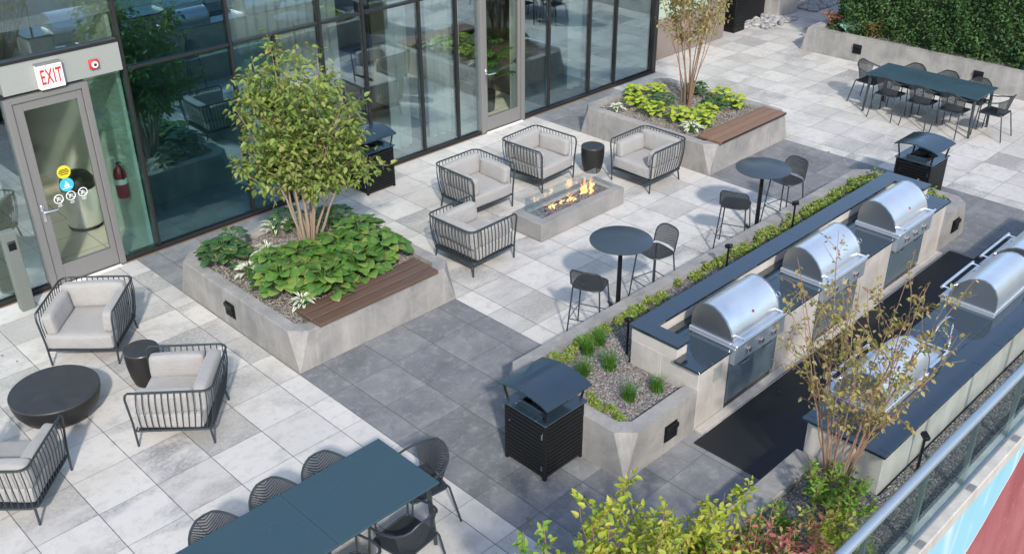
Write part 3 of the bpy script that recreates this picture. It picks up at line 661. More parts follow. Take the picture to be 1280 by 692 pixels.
# raised bed along the railing
r = thing('railing_planter', 'low concrete bed wall along the dark walkway below the railing', 'planter')
MB().box(-9, 7.32, 3.28, 3.52, 0, .40, .01).build('planter_wall', M['conc'], r, False)
MB().box(14.2, 30, 3.28, 3.52, 0, .40, .01).build('planter_wall', M['conc'], r, False)
q = MB(); q.box(-9, 7.32, 2.211, 3.28, .001, .33); q.box(7.33, 14.19, 2.211, 2.66, .001, .33); q.box(14.2, 30, 2.211, 3.28, .001, .33)
so = q.build('gravel_bed', M['gravel'], r, False); so['kind'] = 'stuff'

# hedge planter far right
r = thing('hedge_planter', 'long concrete planter wall below the dark hedge', 'planter')
q = MB(); q.v = [(20.12, 11.18, 0), (20.12, -2, 0), (20.12, -2, .52), (20.12, 11.05, .52), (20.30, 11.05, .52), (20.30, -2, .52), (20.30, -2, 0), (20.30, 11.18, 0)]
q.f = [(0, 1, 2, 3), (3, 2, 5, 4), (4, 5, 6, 7), (0, 3, 4, 7), (1, 6, 5, 2)]; q.build('planter_wall', M['conc'], r, False)
MB().box(20.31, 24.5, 10.9, 11.1, 0, .52, .01).build('end_wall', M['conc'], r, False)
so = MB().box(20.31, 24.5, -2, 10.89, 0, .46).build('soil', M['soil'], r, False); so['kind'] = 'stuff'
wall_light(20.118, 9.83, .28, '-x', 'black square light on the hedge planter near its left end')
wall_light(20.118, 7.22, .28, '-x', 'black square light on the hedge planter behind the far dining table')

# ------------------------------------------------------------------ pebbles (loose stones, uncountable)
def pebbles(rects, count, r0, r1, mat, name, label, cat='gravel', seed=3):
    rn = random.Random(seed); q = MB(); q.solid = False; V = q.v; F = q.f
    ph = (1+5**.5)/2; ico = [Vector(p).normalized() for p in [(-1, ph, 0), (1, ph, 0), (-1, -ph, 0), (1, -ph, 0), (0, -1, ph), (0, 1, ph), (0, -1, -ph), (0, 1, -ph), (ph, 0, -1), (ph, 0, 1), (-ph, 0, -1), (-ph, 0, 1)]]
    fc = [(0, 11, 5), (0, 5, 1), (0, 1, 7), (0, 7, 10), (0, 10, 11), (1, 5, 9), (5, 11, 4), (11, 10, 2), (10, 7, 6), (7, 1, 8), (3, 9, 4), (3, 4, 2), (3, 2, 6), (3, 6, 8), (3, 8, 9), (4, 9, 5), (2, 4, 11), (6, 2, 10), (8, 6, 7), (9, 8, 1)]
    ar = [(b_-a_)*(d-c_) for a_, b_, c_, d, z in rects]
    for _ in range(count):
        a_, b_, c_, d, z = rn.choices(rects, ar)[0]; R = rn.uniform(r0, r1); x, y = rn.uniform(a_, b_), rn.uniform(c_, d); rot = Matrix.Rotation(rn.uniform(0, 6.3), 3, 'Z'); sc = (R*rn.uniform(.8, 1.5), R*rn.uniform(.7, 1.1), R*rn.uniform(.5, .8)); k = len(V)
        for v in ico: 
            w = rot @ Vector((v.x*sc[0], v.y*sc[1], v.z*sc[2]))*rn.uniform(.85, 1.12); V.append((x+w.x, y+w.y, z+sc[2]*.4+w.z))
        for f in fc: F.append((k+f[0], k+f[1], k+f[2]))
    o = q.build(name, mat, None, False); tag(o, label, cat, kind='stuff'); return o
pebbles([(6.32, 7.24, 4.86, 6.0, .45), (7.27, 12.9, 5.62, 6.0, .45), (4.0, 7.3, 2.3, 3.26, .33), (7.34, 12.0, 2.3, 2.64, .33)], 26000, .007, .014, M['pebble'], 'loose_gravel', 'grey and brown gravel filling the planters by the grills')
pebbles([(5.15, 7.15, 8.95, 11.0, .44), (13.1, 15.0, 8.95, 11.1, .44)], 9000, .007, .013, M['pebble_light'], 'loose_gravel', 'small gravel mulch between the hostas', seed=5)
pebbles([(20.6, 22.6, 12.95, 13.25, 0.02), (21, 22.3, 12.55, 12.95, .02), (23.2, 25.5, 12.6, 13.3, 0.02)], 420, .05, .095, M['rock'], 'white_rocks', 'pale rocks piled by the dark wall and grey pillar', 'rocks', seed=9)

# ------------------------------------------------------------------ plants
def rvec(rn): 
    z = rn.uniform(-1, 1); a_ = rn.uniform(0, 2*PI); s = math.sqrt(1-z*z); return Vector((s*math.cos(a_), s*math.sin(a_), z))
def shrubby(name, label, cat, base, stems, H, spread, leafL, nleaf, leafmat, barkmat, seed, r0=.02, lowest=.3, forks=4, lean=(0, 0), group=None, crown_w=1.0, leafjit=.08, curve=.5, lenv=(.75, 1.0), dome=False, slim=(.5, .72), up=-.2):
    """multi-stem tree: stems fan out, fork into twigs, leaves sit along the twigs"""
    rn = random.Random(seed); r = thing(name, label, cat, base, 0, group); tw = MB(); lf = MB(); paths = []
    for i in range(stems):
        an = 2*PI*(i+rn.random()*.8)/stems; d = Vector((math.cos(an), math.sin(an), 0)); sp = spread*rn.uniform(.35, 1.0); h = H*rn.uniform(*lenv)*((1-.38*(sp/spread)**2) if dome else 1)
        b0 = d*rn.uniform(.03, .12); pts = []; n = 9
        wob = rvec(rn)*.04; rr_ = rn.uniform(.7, 1.1)
        for k in range(n+1):
            t = k/n; p = b0+d*sp*(t**(1+curve))+Vector((lean[0]*t, lean[1]*t, h*t))+wob*math.sin(t*5+i)+rvec(rn)*.012; pts.append(p)
        rad = [r0*rr_*(1-.93*k/n)+.0015 for k in range(n+1)]; tw.tube(pts, rad, 6, cap=False)
        paths.append((pts[int(n*lowest):], .5))
        for j in range(forks):
            t0 = rn.uniform(lowest*.8, .85); k = int(t0*n); p0 = pts[k]; dd = (pts[min(k+1, n)]-pts[max(k-1, 0)]).normalized(); side = rvec(rn); side.z = abs(side.z)*.4; side = (dd*.9+side*.8*crown_w).normalized()
            L = H*rn.uniform(.14, .3); pp = [p0]; cur = side.copy()
            for m_ in range(4): cur = (cur+Vector((0, 0, .12))+rvec(rn)*.18).normalized(); pp.append(pp[-1]+cur*L/4)
            tw.tube(pp, [rad[k]*.6, rad[k]*.5, rad[k]*.4, rad[k]*.3, .0015], 4, cap=False); paths.append((pp[1:], 1.))
            for m2 in range(2):
                q0 = pp[rn.randint(1, 3)]; c2 = (cur+rvec(rn)*.9).normalized(); qq = [q0, q0+c2*L*.22+rvec(rn)*.01, q0+c2*L*.45]; tw.tube(qq, [.004, .003, .0012], 4, cap=False); paths.append((qq, 1.2))
    wts = [w*sum((p[i+1]-p[i]).length for i in range(len(p)-1)) for p, w in paths]
    for _ in range(nleaf):
        p, w = rn.choices(paths, wts)[0]; k = rn.randrange(len(p)-1); t = rn.random(); c_ = p[k].lerp(p[k+1], t); out = rvec(rn); out.z *= .5
        c_ = c_+out*rn.uniform(0, leafjit); d = (out+Vector((0, 0, up+rn.uniform(-.5, .5)))).normalized(); nn = (Vector((0, 0, 1))+rvec(rn)*.7).normalized(); L = leafL*rn.uniform(.6, 1.15)
        lf.leaf(c_, d, nn, L, L*rn.uniform(*slim), rn.uniform(.1, .35), rn.uniform(0, .8))
    tw.build('branches', barkmat, r); lf.build('foliage', leafmat, r); return r
shrubby('serviceberry_tree', 'leafy multi-stem tree with dense olive green crown in the near planter', 'tree', (6.43, 10.38, .44), 12, 2.80, .80, .09, 7000, M['leaf_tree'], M['bark'], 11, .022, .46, 11, (-.02, -.10), None, 2.2, .15, .25, (.90, 1.08), True)
shrubby('thin_tree', 'thin multi-stem tree with sparse small leaves in the planter with lime hostas', 'tree', (14.42, 10.1, .44), 13, 3.1, 1.0, .072, 2500, M['leaf_young'], M['bark_red'], 12, .014, .5, 4, (-.05, 0), None, .8, .10, .3, (.7, 1.05))
shrubby('young_tree', 'sparse reddish twiggy young tree by the railing in front of the second counter', 'tree', (6.95, 2.95, .33), 14, 2.35, .80, .054, 1600, M['leaf_young'], M['bark_red'], 13, .011, .45, 5, (.40, .10), None, 1.3, .04, .25, (.62, 1.0))

def hosta(x, y, z, R, n, L, W, mat, label, group, seed, cat='plant', name='hosta', rise=.28):
    if W > .1: n = int(n*1.5); L *= .86; W *= .84
    rn = random.Random(seed); r = thing(name, label, cat, (x, y, z), 0, group); lf = MB(); st = MB()
    for i in range(n):
        an = 2*PI*i*.382+rn.uniform(-.3, .3); t = (i+.5)/n; rad = R*math.sqrt(t)*.78; d = Vector((math.cos(an), math.sin(an), 0)); h = rise*(1.05-.6*t)+rn.uniform(-.03, .03)
        p = d*rad*rn.uniform(.8, 1.05)+Vector((0, 0, h)); st.tube([(d.x*.02, d.y*.02, 0), tuple(d*rad*.5+Vector((0, 0, h*.8))), tuple(p)], .004, 4, cap=False)
        lf.bigleaf(p, (d+rvec(rn)*.3), L*rn.uniform(.75, 1.1), W*rn.uniform(.8, 1.1), rn.uniform(.45, .8)+.2*t, .22, 5, rn.uniform(-.3, .3))
    st.build('stalks', M['grass'], r); lf.build('leaves', mat, r)
G1 = 'hostas in the leafy tree planter'
for i, (x, y, R, n, L, W, mt, lb) in enumerate([
    (5.36, 10.70, .36, 34, .20, .17, 'leaf_hosta_dark', 'dark green hosta at the far left corner of the leafy tree planter'),
    (5.66, 10.95, .22, 14, .13, .09, 'leaf_hosta_dark', 'small dark hosta right behind the far left corner plant'),
    (5.50, 9.58, .42, 40, .22, .19, 'leaf_hosta', 'green hosta nearest the left edge of the leafy tree planter'),
    (5.98, 9.85, .44, 44, .22, .18, 'leaf_hosta', 'green hosta left in front of the leafy tree trunks'),
    (5.84, 9.16, .42, 42, .22, .19, 'leaf_hosta', 'broad green hosta at the near left end of the dark wooden seat'),
    (5.62, 10.02, .24, 18, .18, .15, 'leaf_hosta', 'smaller green hosta left of the trunks above the planter light'),
    (6.38, 9.24, .44, 44, .22, .19, 'leaf_hosta', 'broad green hosta behind the middle of the dark wooden seat'),
    (6.48, 9.75, .44, 44, .22, .19, 'leaf_hosta', 'yellowish green hosta directly below the leafy tree trunks'),
    (6.88, 9.36, .38, 36, .20, .18, 'leaf_hosta', 'green hosta at the right end of the dark wooden seat'),
    (6.96, 9.95, .38, 38, .20, .17, 'leaf_hosta', 'green hosta along the right edge of the leafy tree planter'),
    (6.95, 10.50, .36, 32, .17, .14, 'leaf_hosta_dark', 'dark hosta right of the leafy tree trunks'),
    (6.50, 10.92, .26, 16, .17, .14, 'leaf_hosta_dark', 'dark hosta just behind the leafy tree trunks')]):
    hosta(x, y, .44, R, n, L, W, M[mt], lb, G1, 40+i)
GV = 'white edged variegated hostas'
for i, (x, y, R, n, lb) in enumerate([(5.42, 9.02, .13, 22, 'white edged plant at the near left corner of the dark wooden seat'), (5.40, 10.16, .13, 20, 'white edged plant left of the green hostas near the planter light'), (5.82, 10.42, .13, 20, 'white edged plant left of the leafy tree trunks'),
    (6.28, 10.95, .15, 20, 'white edged plant behind the leafy tree near the glass'), (6.78, 10.72, .12, 16, 'white edged plant right behind the leafy tree trunks')]):
    hosta(x, y, .44, R, n, .16, .045, M['leaf_var'], lb, GV, 60+i, rise=.16)
hosta(13.20, 10.72, .44, .12, 14, .13, .045, M['leaf_var'], 'white edged plant at the left corner of the lime hosta planter', GV, 70, rise=.14)
hosta(13.30, 9.18, .44, .14, 20, .16, .05, M['leaf_var'], 'white edged plant at the left end of the warm brown seat', GV, 71, rise=.16)
G2 = 'hostas in the thin tree planter'
for i, (x, y, R, mt, lb) in enumerate([(13.62, 10.62, .22, 'leaf_lime', 'lime hosta second from the left corner of the thin tree planter'), (13.50, 10.16, .25, 'leaf_lime', 'bright lime hosta near the left edge of the thin tree planter'), (13.55, 9.66, .23, 'leaf_lime', 'lime hosta in the middle of the near left edge'),
    (13.62, 9.25, .26, 'leaf_lime', 'lime hosta behind the left end of the warm brown seat'), (14.00, 9.42, .26, 'leaf_lime', 'lime hosta in front of the thin tree beside the warm seat'), (13.95, 10.30, .30, 'leaf_hosta_dark', 'dark green hosta left of the thin tree trunks'), (14.50, 9.55, .27, 'leaf_hosta_dark', 'dark green hosta in front right of the thin tree'),
    (14.80, 9.35, .22, 'leaf_lime', 'lime hosta behind the right part of the warm brown seat'), (14.95, 9.75, .22, 'leaf_lime', 'lime hosta at the right edge of the thin tree planter'), (14.88, 10.25, .22, 'leaf_hosta_dark', 'dark green hosta right behind the thin tree trunks'), (14.30, 10.75, .22, 'leaf_lime', 'lime hosta behind the thin tree trunks'), (13.95, 10.95, .16, 'leaf_lime', 'small lime hosta at the back edge by the glass')]):
    hosta(x, y, .44, R, 20, .16, .13, M[mt], lb, G2, 80+i, rise=.22)
# grass tufts
for i, (x, y, s_, lb) in enumerate([(6.72, 5.74, 1., 'grass tuft left of the two touching tufts behind the near bin'), (7.06, 5.98, 1.15, 'tall grass tuft furthest back beside the path light'), (7.00, 5.62, 1.1, 'grass tuft directly in front of the tallest tuft'), (6.72, 5.12, 1., 'grass tuft nearest the front corner of the kitchen planter'), (7.05, 5.02, .9, 'grass tuft beside the white end of the grill counter'), (7.30, 6.02, .9, 'grass tuft right behind the raised black ledge corner')]):
    rn = random.Random(200+i); r = thing('grass_tuft', lb, 'grass tuft', (x, y, .45), 0, 'green grass tufts in the gravel'); q = MB(); q.solid = False
    for k in range(170):
        an = rn.uniform(0, 2*PI); d = Vector((math.cos(an), math.sin(an), 0)); L = rn.uniform(.14, .27)*s_; o = rn.uniform(.1, .8); p = Vector((rn.gauss(0, .028), rn.gauss(0, .028), 0)); sd = Vector((-d.y, d.x, 0))*.0042; b0 = len(q.v)
        for t in (0, .5, 1): 
            c_ = p+d*L*o*t*t+Vector((0, 0, L*(t-.35*o*t*t))); w_ = sd*(1-t*.9); q.v += [tuple(c_-w_), tuple(c_+w_)]
        q.f += [(b0, b0+1, b0+3, b0+2), (b0+2, b0+3, b0+5, b0+4)]
    q.build('blades', M['grass'], r)
# sedum ground cover
def cover(regions, n, L, mat, label, seed, hh=.09, gr=110):
    rn = random.Random(seed); q = MB(); ar = [(b_-a_)*(d-c_) for a_, b_, c_, d, z in regions]; cl = []
    for _ in range(n//gr):
        a_, b_, c_, d, z = rn.choices(regions, ar)[0]; cl.append((rn.uniform(a_, b_), rn.uniform(c_, d), z, rn.uniform(.035, .085), rn.uniform(.4, 1.25)))
    for _ in range(n):
        x, y, z, R, h = rn.choice(cl); an = rn.uniform(0, 2*PI); rr = R*math.sqrt(rn.random()); p = (x+rr*math.cos(an), y+rr*math.sin(an), z+hh*h*(1-(rr/R)**2*.6)*rn.uniform(.3, 1)); d = rvec(rn); d.z = abs(d.z)*.6; l_ = L*rn.uniform(.7, 1.2)
        q.leaf(p, d, Vector((0, 0, 1))+rvec(rn)*.5, l_, l_*.55, .2, .3)
    tag(q.build('ground_cover', mat, None), label, 'ground cover', kind='stuff')
cover([(6.35, 7.3, 6.06, 6.22, .45), (7.3, 10.2, 6.13, 6.22, .45), (10.2, 13.6, 6.02, 6.22, .45)], 14000, .040, M['leaf_sedum'], 'low green and yellow sedum along the planter edge behind the grills', 21)
cover([(13.02, 13.56, 4.90, 6.1, .45)], 5200, .045, M['leaf_sedum'], 'sedum patch at the far end of the kitchen planter', 22, .20, 90)
cover([(6.32, 6.5, 4.95, 5.5, .45)], 900, .034, M['leaf_sedum'], 'small sedum patch beside the near bin', 23, .05)
# shrubs at the bottom edge (grow from the railing bed)
def bush(x, y, z, H, W, n, L, mat, label, seed, stems=16, grp='shrubs in the bed along the railing', name='shrub', lw=.35):
    shrubby(name, label, 'shrub', (x, y, z), stems, H, W, L, n, mat, M['bark_red'], seed, .008, lw, 5, (0, 0), grp, .8, .04, .2, (.62, 1.0), False, (.46, .64), .35)
bush(3.35, 2.85, .33, 2.12, .34, 2300, .062, M['leaf_fresh'], 'tall fresh green shrub furthest left at the bottom edge', 31, 14, lw=.6)
bush(3.78, 2.80, .33, 1.95, .46, 3300, .065, M['leaf_yellow'], 'yellow green shrub second from the left at the bottom edge', 32, 16, lw=.55)
bush(4.32, 2.85, .33, 1.55, .50, 4600, .062, M['leaf_yellow'], 'bushy bright yellow shrub in the middle of the bottom edge', 33, 18)
bush(4.78, 2.95, .33, 1.25, .42, 3400, .06, M['leaf_yellow'], 'yellow green shrub left of the red leaved shrub', 34, 16)
bush(5.05, 2.62, .33, 1.2, .32, 1300, .055, M['leaf_red'], 'red leaved shrub among the yellow shrubs', 35, 16)
bush(5.62, 2.55, .33, .72, .24, 600, .055, M['leaf_red'], 'small red leaved shrub close to the railing', 36, 12)
bush(5.95, 2.95, .33, .42, .26, 600, .055, M['leaf_fresh'], 'low fresh green shrub on the gravel left of the twiggy tree', 37, 14)
bush(6.75, 2.78, .33, .55, .26, 800, .055, M['leaf_fresh'], 'fresh green shrub at the foot of the twiggy tree', 38, 16)
bush(6.20, 2.5, .33, .6, .3, 900, .055, M['leaf_yellow'], 'low yellow green shrub beside the railing glass', 39, 14)

# hedge
rn = random.Random(5); r = thing('hedge', 'tall dark green clipped hedge in the concrete planter at the far right', 'hedge')
MB().box(20.75, 24.2, -2, 10.6, .4, 2.6, .1).build('branches', plain('hedge_core', (.02, .035, .014), .9, var=.4), r, False)  # solid dark filler box added inside the leaves, no modelled branches
q = MB()
for _ in range(52000):
    if rn.random() < .62: p = Vector((20.62+rn.gauss(0, .06)+.1*math.sin(rn.random()*6), rn.uniform(1.5, 10.7), rn.uniform(.42, 2.72))); n0 = Vector((-1, 0, .2))
    elif rn.random() < .75: p = Vector((rn.uniform(20.6, 24.), rn.uniform(1.5, 10.7), 2.66+rn.gauss(0, .05))); n0 = Vector((0, 0, 1))
    else: p = Vector((rn.uniform(20.6, 24.), 10.66+rn.gauss(0, .06), rn.uniform(.42, 2.7))); n0 = Vector((0, 1, .2))
    bul = .11*math.sin(p.y*3.1+p.z*2.3)+.08*math.sin(p.y*7.3-p.z*5.1+1)+.05*math.sin(p.y*13+p.z*11+p.x*9); p += n0*bul
    d = (rvec(rn)+n0*.5).normalized(); q.leaf(p, d, n0+rvec(rn)*.8, rn.uniform(.05, .085), rn.uniform(.03, .045), .2, .3)
q.build('foliage', M['leaf_hedge'], r)
bush(20.75, 10.72, .46, .38, .22, 380, .075, M['leaf_red'], 'rust red low shrub at the left end of the hedge planter', 51, 12, 'low shrubs at the end of the hedge')
bush(20.55, 10.25, .46, .30, .20, 300, .10, M['leaf_mint'], 'pale grey green shrub beside the rust red one', 52, 12, 'low shrubs at the end of the hedge')
bush(20.60, 9.78, .46, .34, .22, 380, .08, M['leaf_sparse'], 'low orange brown shrub in front of the hedge left end', 53, 12, 'low shrubs at the end of the hedge')

# ------------------------------------------------------------------ grill counters
r = thing('grill_counter', 'first grill counter with raised black ledge inside the long planter', 'counter')
q = MB(); BX0, BX1, BY0, BY1 = 7.26, 12.92, 4.66, 5.57
gx = [7.80, 9.60, 11.38]   # left edges of grills (width .98)
GW = .96
# body as front wall pieces between grills + back block
edges = [BX0]
q.box(BX0, BX1, 5.14, BY1-.02, 0, .752, .006)
seg = [(BX0, gx[0]-.004), (gx[0]+GW+.004, gx[1]-.004), (gx[1]+GW+.004, gx[2]-.004), (gx[2]+GW+.004, BX1)]
for a_, b_ in seg: q.box(a_, b_, BY0, 5.139, 0, .752, .006)
q.build('base', M['conc_light'], r, False)
q = MB()
q.box(7.21, 7.44, 4.63, 4.952, .754, .784, .004); q.box(12.74, 12.95, 4.63, 4.952, .754, .784, .004)
for a_, b_ in ((7.441, gx[0]-.004), (gx[0]+GW+.004, gx[1]-.004), (gx[1]+GW+.004, gx[2]-.004), (gx[2]+GW+.004, 12.739)): q.box(a_, b_, 4.63, 5.16, .754, .784, .004)
q.box(7.441, 12.739, 5.162, 5.36, .754, .784)
q.build('countertop', M['granite'], r, False)
q = MB(); q.box(7.262, 12.918, 5.37, 5.55, .753, .897); q.box(7.262, 7.436, 4.958, 5.3695, .753, .897); q.box(12.744, 12.918, 4.958, 5.3695, .753, .897)
q.build('backsplash', M['backsplash'], r, False)
q = MB(); q.prism([(7.25, 4.94), (7.45, 4.94), (7.45, 5.355), (12.73, 5.355), (12.73, 4.94), (12.97, 4.94), (12.97, 5.585), (7.25, 5.585)], 'z', .898, .93)
q.build('raised_ledge', M['granite'], r, False)
MB().box(7.52, 7.66, 4.648, 4.659, .50, .68, .003).build('cover_plate', M['panel'], r, False)
MB().box(7.27, 12.9, 4.56, 4.655, .0, .035, .004).build('toe_strip', M['conc_light'], r, False)

# second counter
ISX0, ISX1 = 7.33, 14.15
r2 = thing('grill_counter', 'second grill counter with black top and sink along the railing', 'counter')
gx2 = [7.80, 10.32, 11.36]
q = MB(); q.box(ISX0, ISX1, 2.69, 2.955, 0, .765, .006); ends = [ISX0]+[v for g_ in gx2 for v in (g_-.004, g_+GW+.004)]+[ISX1]
for k in range(0, len(ends), 2): q.box(ends[k], ends[k+1], 2.956, 3.46, 0, .765, .006)
q.build('base', M['conc_light'], r2, False)
q = MB(); q.box(7.28, 14.2, 2.66, 2.95, .768, .80, .004)
SX0, SX1, SY0, SY1 = 8.92, 9.32, 3.02, 3.36
for k in range(0, len(ends), 2):
    a_, b_ = ends[k], ends[k+1]
    if k == 0: a_ -= .05
    if a_ < SX0 < b_: q.box(a_, SX0, 2.952, 3.50, .768, .80, .004); q.box(SX1, b_, 2.952, 3.50, .768, .80, .004); q.box(SX0+.001, SX1-.001, 2.952, SY0, .768, .80, .004); q.box(SX0+.001, SX1-.001, SY1, 3.50, .768, .80, .004)
    else: q.box(a_, b_, 2.952, 3.50, .768, .80, .004)
q.build('countertop', M['granite'], r2, False)
sk = MB(); sk.box(SX0-.015, SX0+.01, SY0-.015, SY1+.015, .801, .806); sk.box(SX1-.01, SX1+.015, SY0-.015, SY1+.015, .801, .806); sk.box(SX0+.01, SX1-.01, SY0-.015, SY0+.01, .801, .806); sk.box(SX0+.01, SX1-.01, SY1-.01, SY1+.015, .801, .806)
sk.box(SX0+.003, SX0+.012, SY0+.003, SY1-.003, .79, .80); sk.box(SX0+.004, SX1-.004, SY0+.004, SY1-.004, .7665, .7675); sk.build('sink', M['steel'], r2, False)
fa = thing('faucet', 'tall chrome gooseneck faucet by the sink of the second counter', 'faucet', (9.47, 3.08, .801))
pts = [(0, 0, 0), (0, 0, .22)]+[(-.15+.15*math.cos(t), .03*(1-math.cos(t))/1, .22+.15*math.sin(t)) for t in [PI*k/12 for k in range(1, 13)]]+[(-.30, .06, .16)]
MB().tube(pts, .013, 10).build('spout', M['chrome'], fa); MB().lathe([(.028, 0), (.028, .02), (.018, .04), (.018, .06)], n=16).build('base_ring', M['chrome'], fa)
MB().tube([(0, 0, .07), (.02, .05, .09), (.03, .10, .12)], .007, 8).build('lever', M['chrome'], fa)

# grill (local: front faces -y, x 0..GW, z absolute-ish)
def make_grill(label):
    g_ = thing('gas_grill', label, 'grill', (0, 0, 0), 0, 'stainless gas grills set into the counters')
    prof = [(.0, .845), (.015, .91), (.045, .985), (.10, 1.06), (.18, 1.125), (.27, 1.165), (.34, 1.17), (.41, 1.15), (.47, 1.10), (.51, 1.02), (.52, .93), (.52, .845)]
    Y = -.07+.035
    inner = [(a_+Y, z) for a_, z in prof]
    q = MB(); q.prism(inner, 'x', .045, GW-.045); hood = q.build('hood', M['steel'], g_)
    for x in (.02, GW-.045):
        c_ = (Y+.27, 1.0); pr = [(c_[0]+(a_-c_[0])*1.015, max(.845, c_[1]+(z-c_[1])*1.03)) for a_, z in inner]; e_ = MB(); e_.prism(pr, 'x', x, x+.025); e_.build('side_cap', M['steel_dull'], hood)
    e_ = MB(); e_.prism([(GW*.5+.016*math.cos(k*PI/10), 1.005+.016*math.sin(k*PI/10)) for k in range(20)], 'y', 0, .008)
    em = e_.build('emblem', M['darkred'], hood); em.rotation_euler = (0, 0, 0); 
    # emblem sits on the sloping front of the hood
    em.data.transform(Matrix.Translation((-GW*.5, 0, -1.005))); em.data.transform(Matrix.Rotation(math.radians(-42), 4, 'X')); em.data.transform(Matrix.Translation((GW*.5, Y+.062, 1.018)))
    e2 = MB(); e2.tube([(GW*.5+.03*math.cos(k*PI/10), 0, .03*math.sin(k*PI/10)) for k in range(20)], .005, 6, closed=True); rg = e2.build('emblem_ring', M['chrome'], hood); rg.data.transform(Matrix.Rotation(math.radians(-42), 4, 'X')); rg.data.transform(Matrix.Translation((GW*.5, Y+.060, 1.022)))
    q = MB(); q.tube([(.06, -.14, .905), (GW-.06, -.14, .905)], .016, 12); 
    for x in (.10, GW-.10): q.tube([(x, -.14, .905), (x, Y+.02, .90)], .011, 8)
    q.build('handle', M['steel'], hood)
    q = MB(); q.box(0, GW, -.10, .50, .787, .80, .003); q.box(0, GW, -.115, -.03, .80, .842, .006); q.box(0, .05, -.03, .50, .80, .842, .004); q.box(GW-.05, GW, -.03, .50, .80, .842, .004); q.box(.051, GW-.051, .44, .50, .80, .842, .004); q.box(.02, GW-.02, -.01, .49, .1, .786, .004); q.build('body', M['steel'], g_, False)
    pn = MB(); pn.prism([(-.10, .60), (-.012, .60), (-.012, .786), (-.10, .786)], 'x', .004, GW-.004); po = pn.build('control_panel', M['steel_panel'], g_, False)
    for x in (.24, .48, .72):
        k_ = MB(); n = 10; pts = [((.044 if k % 2 == 0 else .022)*math.cos(2*PI*k/n+.3), (.044 if k % 2 == 0 else .022)*math.sin(2*PI*k/n+.3)) for k in range(n)]
        k_.prism([(x+a_, .71+b_) for a_, b_ in pts], 'y', -.135, -.118); k_.prism([(x+.02*math.cos(k*PI/8), .71+.02*math.sin(k*PI/8)) for k in range(16)], 'y', -.118, -.101); k_.build('knob', M['pinkmetal'], po, False)
    for i, (xa, xb) in enumerate(((.02, GW/2-.004), (GW/2+.004, GW-.02))):
        d = MB(); d.box(xa, xb, -.045, -.011, .09, .592, .004); do = d.build('cabinet_door', M['steel_blue'], g_, False)
        hx = (xa+xb)/2; h_ = MB(); h_.tube([(hx-.075, -.046, .54), (hx-.075, -.09, .54), (hx+.075, -.09, .54), (hx+.075, -.046, .54)], .007, 8); h_.build('handle', M['chrome'], do)
    MB().box(.03, GW-.03, -.02, .0, .0, .088, .003).build('kick_plate', M['steel_dull'], g_, False)
    return g_
g0 = make_grill('nearest stainless grill in the first counter, by the near bin end')
g0.location = (gx[0], 4.70, 0)
dup(g0, (gx[1], 4.70, 0), 0, 'middle one of the three stainless grills in the first counter')
dup(g0, (gx[2], 4.70, 0), 0, 'furthest stainless grill of the first counter, by the far bin')
dup(g0, (gx2[0]+GW, 3.46, 0), PI, 'stainless grill behind the twiggy tree on the second counter')
dup(g0, (gx2[1]+GW, 3.46, 0), PI, 'stainless grill beside the faucet on the second counter')
dup(g0, (gx2[2]+GW, 3.46, 0), PI, 'stainless grill at the right edge, last on the second counter')

# mats
tag(MB().box(7.10, 13.07, 3.56, 4.54, .004, .016, .003).build('rubber_mat', M['mat'], None, False), 'long black rubber mat on the walkway between the grill counters', 'mat')
tag(MB().box(13.09, 14.0, 3.56, 4.20, .004, .016, .003).build('rubber_mat', M['mat'], None, False), 'short black rubber mat at the far end of the walkway', 'mat')

# path lights
def path_light(x, y, z, h, label, rz=0, first=[None]):
    if first[0] is None:
        r = thing('path_light', label, 'light', (x, y, z), rz, 'black path lights in the planters'); MB().tube([(0, 0, 0), (0, 0, .42)], .013, 8).build('stake', M['black'], r)
        q = MB(); q.box(-.028, .028, -.045, .045, .42, .47, .008, Matrix.Rotation(math.radians(-20), 3, 'X')); q.build('lamp_head', M['black'], r); q = MB(); q.box(-.02, .02, -.048, -.046, .43, .46, 0, Matrix.Rotation(math.radians(-20), 3, 'X')); q.build('lens', M['chrome'], r, False); first[0] = r
    else: dup(first[0], (x, y, z), rz, label)
path_light(7.36, 5.68, .45, .5, 'black path light beside the raised ledge corner of the first counter')
path_light(9.55, 5.90, .45, .3, 'black path light in the sedum behind the middle grill')
path_light(11.2, 5.98, .45, .3, 'black path light in the sedum behind the far grill', .4)
path_light(7.86, 2.56, .33, .5, 'black path light in the gravel strip outside the second counter', 2.6)

# ------------------------------------------------------------------ railing
r = thing('glass_railing', 'glass railing with brushed metal handrail along the terrace edge', 'railing')
MB().tube([(-9, 2.12, 1.34), (30, 2.12, 1.34)], .042, 16).build('handrail', M['rail'], r)
MB().box(-9, 30, 2.105, 2.135, 1.27, 1.30, .002).build('top_channel', M['rail'], r, False)
MB().box(-9, 30, 2.105, 2.135, .456, .475, .003).build('base_channel', plain('channel', (.28, .29, .29), .4, .6), r, False)
for k in range(-8, 22):
    x = k-.14+.0
    MB().box(x+.006, x+.994, 2.114, 2.126, .476, 1.268).build('glass_panel', M['glass_rail'], r, False)
    MB().box(x-.05, x+.05, 2.03, 2.09, .456, .468, .004).build('bracket', M['alu'], r, False)
    if -1 < k < 20: MB().box(x-.022, x+.022, 2.137, 2.175, .456, 1.29, .004).build('baluster', plain('baluster_green_grey', (.20, .24, .235), .4, .4) if k == 0 else bpy.data.materials['baluster_green_grey'], r, False)

